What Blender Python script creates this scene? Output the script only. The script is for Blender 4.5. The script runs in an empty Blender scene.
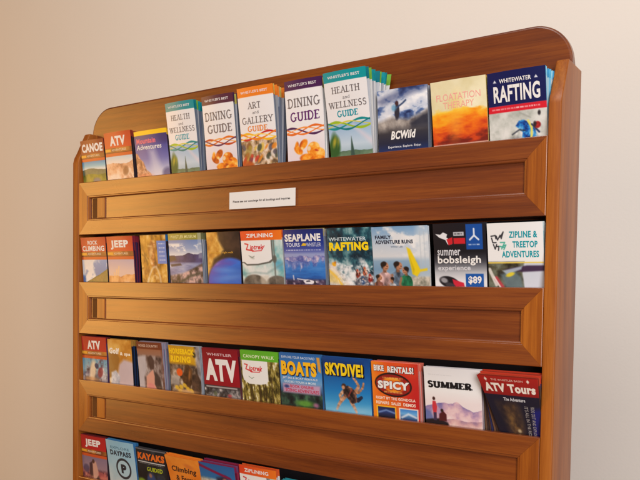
import bpy, bmesh, math, random
import numpy as np
from mathutils import Vector, Matrix

sc = bpy.context.scene
C = sc.collection
PITCH, LIP, W, DEP, TS = .2578, .1358, 1.22, .122, .0221     # metres
FLOOR = -1.76

# ------------------------------------------------------------------ materials
def lin(c):
    c = np.asarray(c, dtype=float) / 255.0
    return np.where(c <= .04045, c / 12.92, ((c + .055) / 1.055) ** 2.4)

def new_mat(name):
    m = bpy.data.materials.new(name); m.use_nodes = True
    return m, m.node_tree.nodes, m.node_tree.links, m.node_tree.nodes['Principled BSDF']

def wood(name, dark, mid, light, axis, rough=.5, coat=1.0, cior=1.9, crough=.25):
    m, N, L, B = new_mat(name)
    def node(t, **k):
        n = N.new(t)
        for a, v in k.items(): setattr(n, a, v)
        return n
    def math_(op, a, b, c=None):
        n = node('ShaderNodeMath', operation=op)
        for q, x in enumerate((a, b, c)):
            if x is None: continue
            if isinstance(x, (int, float)): n.inputs[q].default_value = x
            else: L.new(x, n.inputs[q])
        return n.outputs[0]
    tc = node('ShaderNodeTexCoord'); oi = node('ShaderNodeObjectInfo')
    add = node('ShaderNodeVectorMath', operation='ADD'); mul = node('ShaderNodeVectorMath', operation='SCALE'); mul.inputs['Scale'].default_value = 37.0
    cmb = node('ShaderNodeCombineXYZ')
    for k in range(3): L.new(oi.outputs['Random'], cmb.inputs[k])
    L.new(cmb.outputs[0], mul.inputs[0]); L.new(tc.outputs['Object'], add.inputs[0]); L.new(mul.outputs[0], add.inputs[1])
    def mapped(al, ac):
        mp = node('ShaderNodeMapping'); mp.inputs['Scale'].default_value = (al, ac, ac) if axis == 'x' else (ac, ac, al)
        L.new(add.outputs[0], mp.inputs['Vector']); return mp.outputs[0]
    def noise(vec, detail, dist=0.0, rgh=.5):
        n = node('ShaderNodeTexNoise'); n.inputs['Scale'].default_value = 1; n.inputs['Detail'].default_value = detail
        n.inputs['Distortion'].default_value = dist; n.inputs['Roughness'].default_value = rgh; L.new(vec, n.inputs['Vector']); return n.outputs['Fac']
    broad = noise(mapped(1.6, 16), 3, .6)
    # growth rings: bands across the grain, pulled into long cathedrals by a slow warp
    warp = noise(mapped(1.3, 5), 2, .3)
    ringv = node('ShaderNodeSeparateXYZ'); L.new(add.outputs[0], ringv.inputs[0])
    acr = math_('ADD', ringv.outputs[2 if axis == 'x' else 0], math_('MULTIPLY', ringv.outputs[1], .6))
    ph = math_('MULTIPLY_ADD', warp, 34.0, math_('MULTIPLY', acr, 300.0))
    ring = math_('MULTIPLY_ADD', math_('SINE', ph, 0.0), .5, .5)
    ring = math_('POWER', ring, 2.2)
    fine = noise(mapped(9, 330), 3, .2, .6)
    pores = noise(mapped(26, 900), 2, 0, .6)
    v = math_('MULTIPLY_ADD', broad, .95, math_('MULTIPLY', ring, -.10))
    v = math_('MULTIPLY_ADD', fine, .45, v)
    v = math_('MULTIPLY_ADD', pores, .30, v)
    r = node('ShaderNodeValToRGB'); e = r.color_ramp.elements
    e[0].position = .50; e[0].color = (*dark, 1); e[1].position = 1.0; e[1].color = (*light, 1)
    k = e.new(.77); k.color = (*mid, 1)
    L.new(v, r.inputs[0]); L.new(r.outputs[0], B.inputs['Base Color'])
    rr = node('ShaderNodeMapRange'); rr.inputs['To Min'].default_value = crough - .06; rr.inputs['To Max'].default_value = crough + .09
    L.new(noise(mapped(3, 9), 4), rr.inputs['Value']); L.new(rr.outputs[0], B.inputs['Coat Roughness'])
    B.inputs['Roughness'].default_value = rough
    bp = node('ShaderNodeBump'); bp.inputs['Strength'].default_value = .10; bp.inputs['Distance'].default_value = .0015
    L.new(fine, bp.inputs['Height']); L.new(bp.outputs[0], B.inputs['Normal'])
    bp2 = node('ShaderNodeBump'); bp2.inputs['Strength'].default_value = .05; bp2.inputs['Distance'].default_value = .002
    L.new(broad, bp2.inputs['Height']); L.new(bp2.outputs[0], B.inputs['Coat Normal'])
    B.inputs['Specular IOR Level'].default_value = .2
    B.inputs['Coat Weight'].default_value = coat; B.inputs['Coat IOR'].default_value = cior
    return m

WOOD_RAIL = wood('cherry_wood_rail', (.105, .0175, .0015), (.185, .037, .0028), (.275, .066, .0055), 'x')
WOOD_STILE = wood('cherry_wood_stile', (.20, .043, .003), (.32, .082, .0055), (.45, .135, .011), 'z', coat=.7, cior=1.7)
WOOD_SIDE = wood('cherry_wood_side', (.20, .045, .004), (.31, .082, .008), (.42, .13, .015), 'z', coat=.45, cior=1.5, crough=.34)
WOOD_BACK = wood('cherry_wood_back', (.10, .017, .0017), (.175, .036, .003), (.25, .061, .005), 'x', coat=.8, cior=1.7)

def plain(name, col, rough=.5, spec=.5, noise=0.0):
    m, N, L, B = new_mat(name)
    B.inputs['Roughness'].default_value = rough; B.inputs['Specular IOR Level'].default_value = spec
    n = N.new('ShaderNodeTexNoise'); n.inputs['Scale'].default_value = 30; n.inputs['Detail'].default_value = 4
    r = N.new('ShaderNodeValToRGB')
    a = np.clip(np.array(col) * (1 - noise), 0, 1); b = np.clip(np.array(col) * (1 + noise), 0, 1)
    r.color_ramp.elements[0].color = (*a, 1); r.color_ramp.elements[1].color = (*b, 1)
    tc = N.new('ShaderNodeTexCoord'); L.new(tc.outputs['Object'], n.inputs['Vector'])
    L.new(n.outputs['Fac'], r.inputs[0]); L.new(r.outputs[0], B.inputs['Base Color'])
    return m

SLOT_SHADE = plain('painted_slot_shade', (.13, .045, .010), .6, .3, .2)  # dark brown stands in for the shade beside the left stile
POCKET_SHADE = plain('painted_pocket_shade', (.014, .012, .016), .6, .3, .3)  # near-black colour stands in for deep shade inside the pockets
PAPER = plain('white_notice_paper', (.78, .77, .76), .45, .4, .02)

def print_mat(name, rough, coat):
    m, N, L, B = new_mat(name)
    at = N.new('ShaderNodeAttribute'); at.attribute_name = 'Print'
    L.new(at.outputs['Color'], B.inputs['Base Color'])
    n = N.new('ShaderNodeTexNoise'); n.inputs['Scale'].default_value = 14; n.inputs['Detail'].default_value = 2
    tc = N.new('ShaderNodeTexCoord'); L.new(tc.outputs['Object'], n.inputs['Vector'])
    bp = N.new('ShaderNodeBump'); bp.inputs['Strength'].default_value = .12; bp.inputs['Distance'].default_value = .01
    L.new(n.outputs['Fac'], bp.inputs['Height']); L.new(bp.outputs[0], B.inputs['Normal'])
    B.inputs['Roughness'].default_value = rough; B.inputs['Coat Weight'].default_value = coat
    B.inputs['Coat Roughness'].default_value = .22
    B.inputs['Specular IOR Level'].default_value = .4
    return m
COVER = print_mat('glossy_printed_cover', .40, .5)
PAGES = print_mat('paper_page_edges', .7, 0)
_ink = {}
def ink(col):
    k = tuple(int(x) for x in col)
    if k not in _ink:
        m, N, L, B = new_mat('printed_ink')
        B.inputs['Base Color'].default_value = (*lin(k), 1)
        B.inputs['Roughness'].default_value = .42; B.inputs['Coat Weight'].default_value = .2; B.inputs['Coat Roughness'].default_value = .25
        _ink[k] = m
    return _ink[k]

# ------------------------------------------------------------------ object helpers
def link(name, me, mat=None, parent=None):
    o = bpy.data.objects.new(name, me); C.objects.link(o)
    if mat is not None and me is not None: me.materials.append(mat)
    if parent is not None: o.parent = parent
    return o

def tag(o, label=None, cat=None, group=None, kind=None):
    if label: o['label'] = label
    if cat: o['category'] = cat
    if group: o['group'] = group
    if kind: o['kind'] = kind
    return o

def empty(name, loc):
    o = bpy.data.objects.new(name, None); o.location = loc; o.empty_display_size = .02
    C.objects.link(o); return o

def box_mesh(name, x0, x1, y0, y1, z0, z1, bev=.0015):
    bm = bmesh.new(); bmesh.ops.create_cube(bm, size=1)
    for v in bm.verts:
        v.co = ((x0 + x1) / 2 + v.co.x * (x1 - x0), (y0 + y1) / 2 + v.co.y * (y1 - y0), (z0 + z1) / 2 + v.co.z * (z1 - z0))
    if bev: bmesh.ops.bevel(bm, geom=bm.edges[:], offset=bev, segments=2, profile=.5, affect='EDGES')
    me = bpy.data.meshes.new(name); bm.to_mesh(me); bm.free(); return me

def prism_mesh(name, outline, axis, a0, a1, bev=0.0, smooth_deg=30):
    """outline: 2D points; axis 'y' -> points are (x,z) and extruded in y; axis 'x' -> points are (y,z)."""
    bm = bmesh.new()
    mk = (lambda p, a: (p[0], a, p[1])) if axis == 'y' else (lambda p, a: (a, p[0], p[1]))
    A = [bm.verts.new(mk(p, a0)) for p in outline]; Bv = [bm.verts.new(mk(p, a1)) for p in outline]
    n = len(outline)
    bm.faces.new(A); bm.faces.new(Bv[::-1])
    for i in range(n): bm.faces.new((A[i], Bv[i], Bv[(i + 1) % n], A[(i + 1) % n]))
    bmesh.ops.recalc_face_normals(bm, faces=bm.faces[:])
    if bev:
        bm.edges.ensure_lookup_table()
        ed = [e for e in bm.edges if e.calc_face_angle(0) > math.radians(35)]
        bmesh.ops.bevel(bm, geom=ed, offset=bev, segments=3, profile=.5, affect='EDGES')
    me = bpy.data.meshes.new(name); bm.to_mesh(me); bm.free()
    for p in me.polygons: p.use_smooth = len(p.vertices) <= 4
    me.set_sharp_from_angle(angle=math.radians(smooth_deg))
    return me

# ------------------------------------------------------------------ the setting
me = bpy.data.meshes.new('wall'); me.from_pydata([(-9, .62, FLOOR), (7, .62, FLOOR), (7, .62, 1.6), (-9, .62, 1.6)], [], [(0, 1, 2, 3)])
m, N, L, B = new_mat('painted_plaster')
tc = N.new('ShaderNodeTexCoord'); n = N.new('ShaderNodeTexNoise'); n.inputs['Scale'].default_value = 2.2; n.inputs['Detail'].default_value = 5
r = N.new('ShaderNodeValToRGB'); r.color_ramp.elements[0].color = (.785, .735, .675, 1); r.color_ramp.elements[1].color = (.825, .77, .71, 1)
L.new(tc.outputs['Object'], n.inputs['Vector']); L.new(n.outputs['Fac'], r.inputs[0]); L.new(r.outputs[0], B.inputs['Base Color'])
n2 = N.new('ShaderNodeTexNoise'); n2.inputs['Scale'].default_value = 160; n2.inputs['Detail'].default_value = 3
L.new(tc.outputs['Object'], n2.inputs['Vector'])
bp = N.new('ShaderNodeBump'); bp.inputs['Strength'].default_value = .13; bp.inputs['Distance'].default_value = .002
L.new(n2.outputs['Fac'], bp.inputs['Height']); L.new(bp.outputs[0], B.inputs['Normal'])
B.inputs['Roughness'].default_value = .8; B.inputs['Specular IOR Level'].default_value = .2
tag(link('wall', me, m), kind='structure')
me = bpy.data.meshes.new('floor'); me.from_pydata([(-9, -7, FLOOR), (7, -7, FLOOR), (7, .62, FLOOR), (-9, .62, FLOOR)], [], [(0, 1, 2, 3)])
tag(link('floor', me, plain('floor_carpet', (.20, .15, .11), .9, .1, .2)), kind='structure')

# ------------------------------------------------------------------ the rack
rack = empty('brochure_rack', (0, 0, FLOOR))
tag(rack, 'cherry-stained wooden brochure rack with rounded top and panelled pocket fronts', 'brochure rack')
RZ = -FLOOR      # parts are built in rack space: z above the floor

def arc(cx, cz, rad, a0, a1, n=14, sq=1.0):
    return [(cx + rad * math.cos(math.radians(a0 + (a1 - a0) * i / n)), cz + rad * math.sin(math.radians(a0 + (a1 - a0) * i / n))) for i in range(n + 1)]

zt = .2055 + RZ; rad = .071; xl, xr = -.0211, W + TS - .001
out = [(.001, .02 + 0.0), (W - .001, .02), (W - .001, .1285 + RZ), (xr, .1285 + RZ)]
out += arc(xr - rad, zt + .003 - rad, rad, 0, 90)
out += arc(xl + rad, zt - .003 - rad, rad, 90, 180)
out += [(xl, .1285 + RZ), (.001, .1285 + RZ)]
bm = bmesh.new()
crest = out[2:]                      # the rounded crest, wider than the board below it
fa = [bm.verts.new((x, .062, z)) for x, z in crest]; ba = [bm.verts.new((x, .082, z)) for x, z in crest]
lf = [bm.verts.new((x, .062, .02)) for x in (W - .001, .001)]; lb = [bm.verts.new((x, .082, .02)) for x in (W - .001, .001)]
bm.faces.new(fa); bm.faces.new(ba[::-1]); bm.faces.new((fa[-1], lf[1], lf[0], fa[0])); bm.faces.new((ba[0], lb[0], lb[1], ba[-1]))
bm.faces.new((fa[-1], ba[-1], lb[1], lf[1])); bm.faces.new((lf[0], lb[0], ba[0], fa[0])); bm.faces.new((lf[1], lb[1], lb[0], lf[0]))
for k in range(len(crest) - 1): bm.faces.new((fa[k], fa[k + 1], ba[k + 1], ba[k]))
bmesh.ops.recalc_face_normals(bm, faces=bm.faces[:])
bmesh.ops.bevel(bm, geom=[e for e in bm.edges if all(v.co.z > .1288 + RZ for v in e.verts) and abs(e.verts[0].co.y - e.verts[1].co.y) < .001], offset=.0045, segments=4, profile=.5, affect='EDGES')
me = bpy.data.meshes.new('back_panel'); bm.to_mesh(me); bm.free()
link('back_panel', me, WOOD_BACK, rack)

prof = [(0, 0), (DEP, 0), (DEP, .134 + RZ), (.038, .134 + RZ), (.012, .080 + RZ), (.004, .066 + RZ), (0, .052 + RZ)]
for x0 in (-TS, W):
    link('side_panel', prism_mesh('side_panel', prof, 'x', x0, x0 + TS, .0028), WOOD_SIDE, rack)

Y0 = .0015
def frame_piece(name, side, zl, mat, parent):
    """mitred length of frame moulding swept along one side of the pocket front"""
    X0, X1, Z1, Z0 = .0005, W - .0005, zl, zl - LIP
    wt = .042 if side in 'TB' else .040
    P = [(0, .0105), (0, .0014), (.0004, .0004), (.0014, 0), (wt - .0062, 0), (wt - .0056, .0010), (wt - .0050, .0014),
         (wt - .0030, .0014), (wt - .0014, .0022), (wt - .0005, .0040), (wt, .0056), (wt, .0105)]
    k = {'T': .042, 'B': .042, 'L': .040, 'R': .040}
    def pt(d, y, end):
        s = d / wt
        if side == 'T': return ((X0 + s * k['L']) if end == 0 else (X1 - s * k['R']), Y0 + y, Z1 - d)
        if side == 'B': return ((X0 + s * k['L']) if end == 0 else (X1 - s * k['R']), Y0 + y, Z0 + d)
        if side == 'L': return (X0 + d, Y0 + y, (Z0 + s * k['B']) if end == 0 else (Z1 - s * k['T']))
        return (X1 - d, Y0 + y, (Z0 + s * k['B']) if end == 0 else (Z1 - s * k['T']))
    bm = bmesh.new()
    A = [bm.verts.new(pt(d, y, 0)) for d, y in P]; Bv = [bm.verts.new(pt(d, y, 1)) for d, y in P]
    bm.faces.new(A); bm.faces.new(Bv[::-1])
    for i in range(len(P)): bm.faces.new((A[i], Bv[i], Bv[(i + 1) % len(P)], A[(i + 1) % len(P)]))
    # keep a hair-line joint at each mitre
    for v in bm.verts:
        if side in 'TB': v.co.x += .00025 if v.co.x < W / 2 else -.00025
    bmesh.ops.recalc_face_normals(bm, faces=bm.faces[:])
    me = bpy.data.meshes.new(name); bm.to_mesh(me); bm.free()
    return link(name, me, mat, parent)

for i in range(4):
    zl = RZ - i * PITCH
    pf = link('pocket_front', box_mesh('pocket_front', .036, W - .036, .0088, .0112, zl - LIP + .036, zl - .036, .0004), WOOD_RAIL, rack)
    link('end_strip', box_mesh('end_strip', .068, .097, .0058, .0090, zl - LIP + .0425, zl - .0425, .0006), WOOD_STILE, pf)
    link('slot_shade_strip', box_mesh('slot_shade_strip', .0480, .0640, .0083, .0090, zl - LIP + .0425, zl - .0425, 0), SLOT_SHADE, pf)  # flat strip with the slot's shade put into its colour
    frame_piece('rail', 'T', zl, WOOD_RAIL, pf); frame_piece('rail', 'B', zl, WOOD_RAIL, pf)
    frame_piece('stile', 'L', zl, WOOD_STILE, pf); frame_piece('stile', 'R', zl, WOOD_STILE, pf)
    link('pocket_shelf', box_mesh('pocket_shelf', .0015, W - .0015, .0125, .0610, zl - LIP + .0005, zl - LIP + .0080, 0), WOOD_BACK, rack)
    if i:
        link('pocket_shade_board', box_mesh('pocket_shade_board', .0015, W - .0015, .0590, .0612, zl - LIP + .009, zl + PITCH - LIP - .001, 0), POCKET_SHADE, rack)  # added dark board, painted as the shade in gaps between brochures
link('base_board', box_mesh('base_board', .0012, W - .0012, .004, .022, .012, RZ - 3 * PITCH - LIP - .02, .002), WOOD_RAIL, rack)

# ------------------------------------------------------------------ printed art (painted point by point, then laid on a fine mesh)
def value_noise(rng, nu, nv, U, V):
    g = rng.random((nv + 2, nu + 2))
    x = np.clip(U, 0, .9999) * nu; y = np.clip(V, 0, .9999) * nv
    i = x.astype(int); j = y.astype(int); fx = x - i; fy = y - j
    fx = fx * fx * (3 - 2 * fx); fy = fy * fy * (3 - 2 * fy)
    return (g[j, i] * (1 - fx) + g[j, i + 1] * fx) * (1 - fy) + (g[j + 1, i] * (1 - fx) + g[j + 1, i + 1] * fx) * fy

class Art:
    def __init__(s, w, H, base, seed):
        s.nx = 124; s.ny = int(round(124 * H * 1.06 / w)); s.vmax = 1.06
        u = np.linspace(0, 1, s.nx + 1); v = np.linspace(0, s.vmax, s.ny + 1)
        s.U, s.V = np.meshgrid(u, v); s.asp = H / w
        s.c = np.ones(s.U.shape + (3,)) * np.array(base, float); s.rng = np.random.default_rng(seed); s.px = 1.0 / s.nx
        s.words = []
    def n(s, scale=4, octs=4, sx=1.0, sy=1.0):
        t = np.zeros_like(s.U); a = 1.0; tot = 0
        for o in range(octs):
            t += a * value_noise(s.rng, max(1, int(scale * sx * 2 ** o)), max(1, int(scale * sy * s.asp * 2 ** o)), s.U, s.V / s.vmax); tot += a; a *= .55
        t /= tot
        return np.clip((t - .5) * 1.9 + .5, 0, 1)
    def mix(s, m, col):
        s.c = s.c * (1 - m[..., None]) + np.asarray(col, float) * m[..., None]; return s
    def soft(s, d, k=1.0):         # d: signed distance in u units, negative inside
        return np.clip(.5 - d / (s.px * 1.2 * k), 0, 1)
    def ramp(s, t, stops):
        xs = [a for a, _ in stops]; cs = np.array([b for _, b in stops], float)
        return np.stack([np.interp(t, xs, cs[:, k]) for k in range(3)], -1)
    def grad(s, stops, m=None): return s.mix(np.ones_like(s.U) if m is None else m, s.ramp(s.V, stops))
    def rectm(s, u0, v0, u1, v1, k=1.0):
        d = np.maximum(np.maximum(u0 - s.U, s.U - u1), np.maximum(v0 - s.V, s.V - v1) * s.asp); return s.soft(d, k)
    def rect(s, u0, v0, u1, v1, col, a=1.0, k=1.0): return s.mix(s.rectm(u0, v0, u1, v1, k) * a, col)
    def ellm(s, cu, cv, ru, rv, rot=0, k=1.0):
        x = s.U - cu; y = (s.V - cv) * s.asp; c, q = math.cos(rot), math.sin(rot)
        X = x * c + y * q; Y = -x * q + y * c
        rv2 = rv * s.asp
        d = (np.sqrt((X / ru) ** 2 + (Y / rv2) ** 2) - 1) * min(ru, rv2); return s.soft(d, k)
    def ell(s, cu, cv, ru, rv, col, rot=0, a=1.0, k=1.0): return s.mix(s.ellm(cu, cv, ru, rv, rot, k) * a, col)
    def polym(s, pts, k=1.0):
        ins = np.zeros(s.U.shape, bool); dm = np.full(s.U.shape, 9.0); Y = s.V * s.asp
        P = [(a, b * s.asp) for a, b in pts]
        for (x0, y0), (x1, y1) in zip(P, P[1:] + P[:1]):
            cond = (y0 > Y) != (y1 > Y)
            ins ^= cond & (s.U < (x1 - x0) * (Y - y0) / ((y1 - y0) or 1e-9) + x0)
            l2 = (x1 - x0) ** 2 + (y1 - y0) ** 2 or 1e-9
            t = np.clip(((s.U - x0) * (x1 - x0) + (Y - y0) * (y1 - y0)) / l2, 0, 1)
            dm = np.minimum(dm, np.hypot(s.U - x0 - t * (x1 - x0), Y - y0 - t * (y1 - y0)))
        return s.soft(np.where(ins, -dm, dm), k)
    def poly(s, pts, col, a=1.0, k=1.0): return s.mix(s.polym(pts, k) * a, col)
    def line(s, pts, wd, col, a=1.0, k=1.0):
        dm = np.full(s.U.shape, 9.0); Y = s.V * s.asp; P = [(p[0], p[1] * s.asp) for p in pts]
        for (x0, y0), (x1, y1) in zip(P, P[1:]):
            l2 = (x1 - x0) ** 2 + (y1 - y0) ** 2 or 1e-9
            t = np.clip(((s.U - x0) * (x1 - x0) + (Y - y0) * (y1 - y0)) / l2, 0, 1)
            dm = np.minimum(dm, np.hypot(s.U - x0 - t * (x1 - x0), Y - y0 - t * (y1 - y0)))
        return s.mix(s.soft(dm - wd / 2, k) * a, col)
    def ribbon(s, c0, amp, ph, wd, col, u0=0, u1=1, freq=1.0, taper=0.0):
        cv = c0 + amp * np.sin(2 * math.pi * (s.U * freq + ph)); w = wd * (1 - taper * np.abs(np.cos(2 * math.pi * (s.U * freq + ph))))
        d = (np.abs(s.V - cv) - w / 2) * s.asp; return s.mix(s.soft(d) * s.rectm(u0, 0, u1, 2), col)
    def ridge(s, v0, amp, scale, stops, noise=(8, 4), slope=0.0, k=1.0):
        h = s.rng.random(64); u = s.U * scale; t = np.zeros_like(u); a = 1.0
        for o in range(4):
            x = u * 2 ** o + 7 * o; i = x.astype(int); f = x - i; t += a * (h[i % 64] * (1 - f) + h[(i + 1) % 64] * f); a *= .5
        top = v0 + amp * (t / 1.9 - .5) + slope * s.U
        m = s.soft((top - s.V) * s.asp, k)
        return s.mix(m, s.ramp(np.clip(s.n(*noise) * .6 + np.clip((s.V - top) / max(.05, 1 - v0), 0, 1) * .4, 0, 1), stops))
    def tex(s, m, stops, scale=6, octs=4, sx=1.0, sy=1.0, a=1.0): return s.mix(m * a, s.ramp(s.n(scale, octs, sx, sy), stops))
    def micro(s, u0, v, u1, h, col, a=.85):   # a run of tiny print, too small to read
        u = u0
        while u < u1 - .01:
            wd = min(.02 + .05 * s.rng.random(), u1 - u)
            s.rect(u, v, u + wd, v + h, col, a * (.6 + .4 * s.rng.random())); u += wd + .014
        return s
    def figure(s, u, v, h, body, skin=(176, 122, 92), hair=(38, 28, 26), turn=.2):
        w = h * .30 * s.asp; b = np.array(body, float)
        m = s.polym([(u - w * .95, v + h), (u - w * .92, v + h * .62), (u - w * .70, v + h * .44), (u - w * .28, v + h * .37), (u - w * .2, v + h * .30), (u + w * .2, v + h * .30), (u + w * .28, v + h * .37), (u + w * .74, v + h * .45), (u + w * .95, v + h * .66), (u + w * .85, v + h)], 1.6)
        s.tex(m, [(0, b * .45), (.4, b * .85), (.65, b), (1, np.minimum(255, b * 1.2 + 20))], 9, 4, 1, .7)
        s.line([(u - w * .72, v + h * .5), (u - w * .98, v + h * .75), (u - w * .5, v + h * .95)], w * .34, np.array(skin) * .9, .9, 2)
        s.poly([(u - w * .2, v + h * .24), (u + w * .2, v + h * .24), (u + w * .24, v + h * .40), (u - w * .16, v + h * .40)], np.array(skin) * .75, 1, 1.8)
        s.ell(u + w * turn * .5, v + h * .19, w * .36, h * .135, skin, turn * .5, 1, 1.6); s.ell(u + w * turn, v + h * .20, w * .18, h * .08, np.minimum(255, np.array(skin) * 1.25), 0, .8, 4)
        q = 1 if turn > 0 else -1; s.ell(u - w * turn * .3, v + h * .115, w * .38, h * .085, hair, -.3 * q, 1, 1.8); s.ell(u - q * w * .26, v + h * .17, w * .15, h * .09, hair, 0, .95, 2); s.ell(u + w * turn * 1.1, v + h * .195, w * .07, h * .022, np.array(skin) * .35, 0, .9, 1.5); s.line([(u + w * (turn * .8 - .1), v + h * .265), (u + w * (turn * .8 + .14), v + h * .26)], .008, np.array(skin) * .5, .8, 1.5)
        return s
    def word(s, t, u0, v0, u1, v1, col, bold=0.0, shear=0.0, part='lettering', lift=1, slab=False, arcv=0.0):
        s.words.append((t, u0, v0, u1, v1, col, bold, shear, part, lift, slab, arcv)); return s

# lettering as flat meshes
_glyph = {}
def text_mesh(t, bold, shear):
    k = (t, bold, shear)
    if k not in _glyph:
        cu = bpy.data.curves.new('lettering', 'FONT'); cu.body = t; cu.resolution_u = 3; cu.offset = bold; cu.shear = shear; cu.space_character = 1.0 + bold * 2.2
        o = bpy.data.objects.new('lettering', cu); C.objects.link(o)
        me = bpy.data.meshes.new_from_object(o.evaluated_get(bpy.context.evaluated_depsgraph_get()))
        n = len(me.vertices); co = np.empty(n * 3); me.vertices.foreach_get('co', co); co = co.reshape(-1, 3)[:, :2]
        F = [tuple(p.vertices) for p in me.polygons if p.normal.z > .5 or True]
        bpy.data.objects.remove(o); bpy.data.curves.remove(cu); bpy.data.meshes.remove(me)
        mn, mxx = co.min(0), co.max(0)
        _glyph[k] = ((co - mn) / np.maximum(mxx - mn, 1e-6), F)
    return _glyph[k]

# a small roman alphabet built from strokes (thick stems, thin bars, slab ends), for the booklets' serif titles
def _arc(cx, cy, rx, ry, a0, a1, n=9): return [(cx + rx * math.cos(math.radians(a0 + (a1 - a0) * k / n)), cy + ry * math.sin(math.radians(a0 + (a1 - a0) * k / n))) for k in range(n + 1)]
ROMAN = {  # width, [(points, weight)], [serif (x, y)]
 'A': (.74, [([(.37, 1), (.08, 0)], .6), ([(.37, 1), (.66, 0)], 1), ([(.18, .34), (.56, .34)], .5)], [(.08, 0), (.66, 0)]),
 'D': (.74, [([(.14, 0), (.14, 1)], 1), ([(.14, 1)] + _arc(.30, .5, .36, .5, 90, -90) + [(.14, 0)], .8)], [(.12, 0), (.12, 1)]),
 'E': (.60, [([(.14, 0), (.14, 1)], 1), ([(.14, .98), (.54, .98), (.54, .82)], .5), ([(.14, .02), (.56, .02), (.56, .2)], .5), ([(.14, .52), (.44, .52)], .5)], [(.12, 0), (.12, 1)]),
 'G': (.78, [(_arc(.40, .5, .33, .5, 50, 320), .85), ([(.66, .42), (.66, .10)], 1)], [(.66, .42)]),
 'H': (.78, [([(.14, 0), (.14, 1)], 1), ([(.64, 0), (.64, 1)], 1), ([(.14, .52), (.64, .52)], .5)], [(.14, 0), (.14, 1), (.64, 0), (.64, 1)]),
 'I': (.30, [([(.15, 0), (.15, 1)], 1)], [(.15, 0), (.15, 1)]),
 'L': (.58, [([(.14, 0), (.14, 1)], 1), ([(.14, .02), (.54, .02), (.54, .22)], .5)], [(.14, 1), (.12, 0)]),
 'M': (.94, [([(.12, 0), (.14, 1)], .7), ([(.14, 1), (.47, .08)], 1), ([(.47, .08), (.80, 1)], .7), ([(.80, 1), (.82, 0)], 1)], [(.12, 0), (.12, 1), (.82, 1), (.82, 0)]),
 'N': (.80, [([(.14, 0), (.14, 1)], .6), ([(.14, 1), (.66, 0)], 1), ([(.66, 0), (.66, 1)], .6)], [(.14, 0), (.12, 1), (.66, 1)]),
 'R': (.70, [([(.14, 0), (.14, 1)], 1), ([(.14, .98)] + _arc(.34, .75, .22, .24, 90, -90) + [(.14, .50)], .75), ([(.34, .50), (.62, 0)], 1)], [(.14, 0), (.12, 1), (.62, 0)]),
 'S': (.58, [(_arc(.29, .745, .20, .25, 35, 250, 7) + _arc(.29, .255, .22, .255, 80, -145, 8), .85)], []),
 'T': (.66, [([(.33, 0), (.33, 1)], 1), ([(.06, .82), (.06, .98), (.60, .98), (.60, .82)], .5)], [(.33, 0)]),
 'U': (.78, [([(.14, 1), (.14, .34)] + _arc(.39, .33, .25, .33, 180, 360) + [(.64, .34), (.64, 1)], .9)], [(.14, 1), (.64, 1)]),
 'W': (1.0, [([(.06, 1), (.28, 0)], 1), ([(.28, 0), (.50, .9)], .6), ([(.50, .9), (.72, 0)], 1), ([(.72, 0), (.94, 1)], .6)], [(.06, 1), (.94, 1), (.5, 1)]),
 'Y': (.72, [([(.06, 1), (.36, .45)], 1), ([(.66, 1), (.36, .45)], .6), ([(.36, .45), (.36, 0)], 1)], [(.06, 1), (.66, 1), (.36, 0)])}
def roman_mesh(t, wt):
    V, F, O = [], [], []; x0 = 0.0; lay = 0
    def quad(a, b, c, d):
        nonlocal lay
        k = len(V); V.extend((a, b, c, d)); F.append((k, k + 1, k + 2, k + 3)); O.extend([lay * 4e-6] * 4); lay += 1
    for ch in t:
        w, strokes, serifs = ROMAN[ch]
        for pts, k in strokes:
            h = wt * k / 2
            for (ax, ay), (bx, by) in zip(pts, pts[1:]):
                L_ = math.hypot(bx - ax, by - ay) or 1e-6; dx, dy = (bx - ax) / L_, (by - ay) / L_
                ax2, ay2, bx2, by2 = ax - dx * h * .35, ay - dy * h * .35, bx + dx * h * .35, by + dy * h * .35
                quad((x0 + ax2 - dy * h, ay2 + dx * h), (x0 + ax2 + dy * h, ay2 - dx * h), (x0 + bx2 + dy * h, by2 - dx * h), (x0 + bx2 - dy * h, by2 + dx * h))
        for sx, sy in serifs:
            b = .11 + wt * .35; th = .022 + wt * .16; y = min(max(sy, th), 1 - th) if sy in (0, 1) else sy
            quad((x0 + sx - b, y - th), (x0 + sx + b, y - th), (x0 + sx + b, y + th), (x0 + sx - b, y + th))
        x0 += w + .10
    co = np.array(V); mn = co.min(0); mx_ = co.max(0)
    return (co - mn) / (mx_ - mn), F, np.array(O)

# ------------------------------------------------------------------ brochures
class Sheet:
    """shape of one leaning, slightly curled front: maps (u, v) to the space of its brochure"""
    def __init__(s, w, H, lean, roll, curl=.0, taper=0.0, back=0.0):
        s.w, s.H, s.lean, s.roll, s.curl, s.taper, s.back = w, H, lean, roll, curl, taper, back
    def __call__(s, u, v, off=0.0):
        u = np.asarray(u, float); v = np.asarray(v, float)
        t = s.H * (1 - v); tt = np.clip(1 - v, 0, 2)
        x = (u - .5) * s.w + s.taper * (1 - u) * (1 - np.clip(tt, 0, 1)) * s.w
        z = t * math.cos(s.roll) + x * math.sin(s.roll); x = x * math.cos(s.roll) - t * math.sin(s.roll)
        off = np.asarray(off, float)
        y = s.back - s.lean * t - s.curl * tt ** 2 * s.H - .0022 * np.sin(math.pi * np.clip(u, 0, 1)) * np.clip(tt, 0, 1) - off
        return np.stack([x, y, z], -1)

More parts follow.
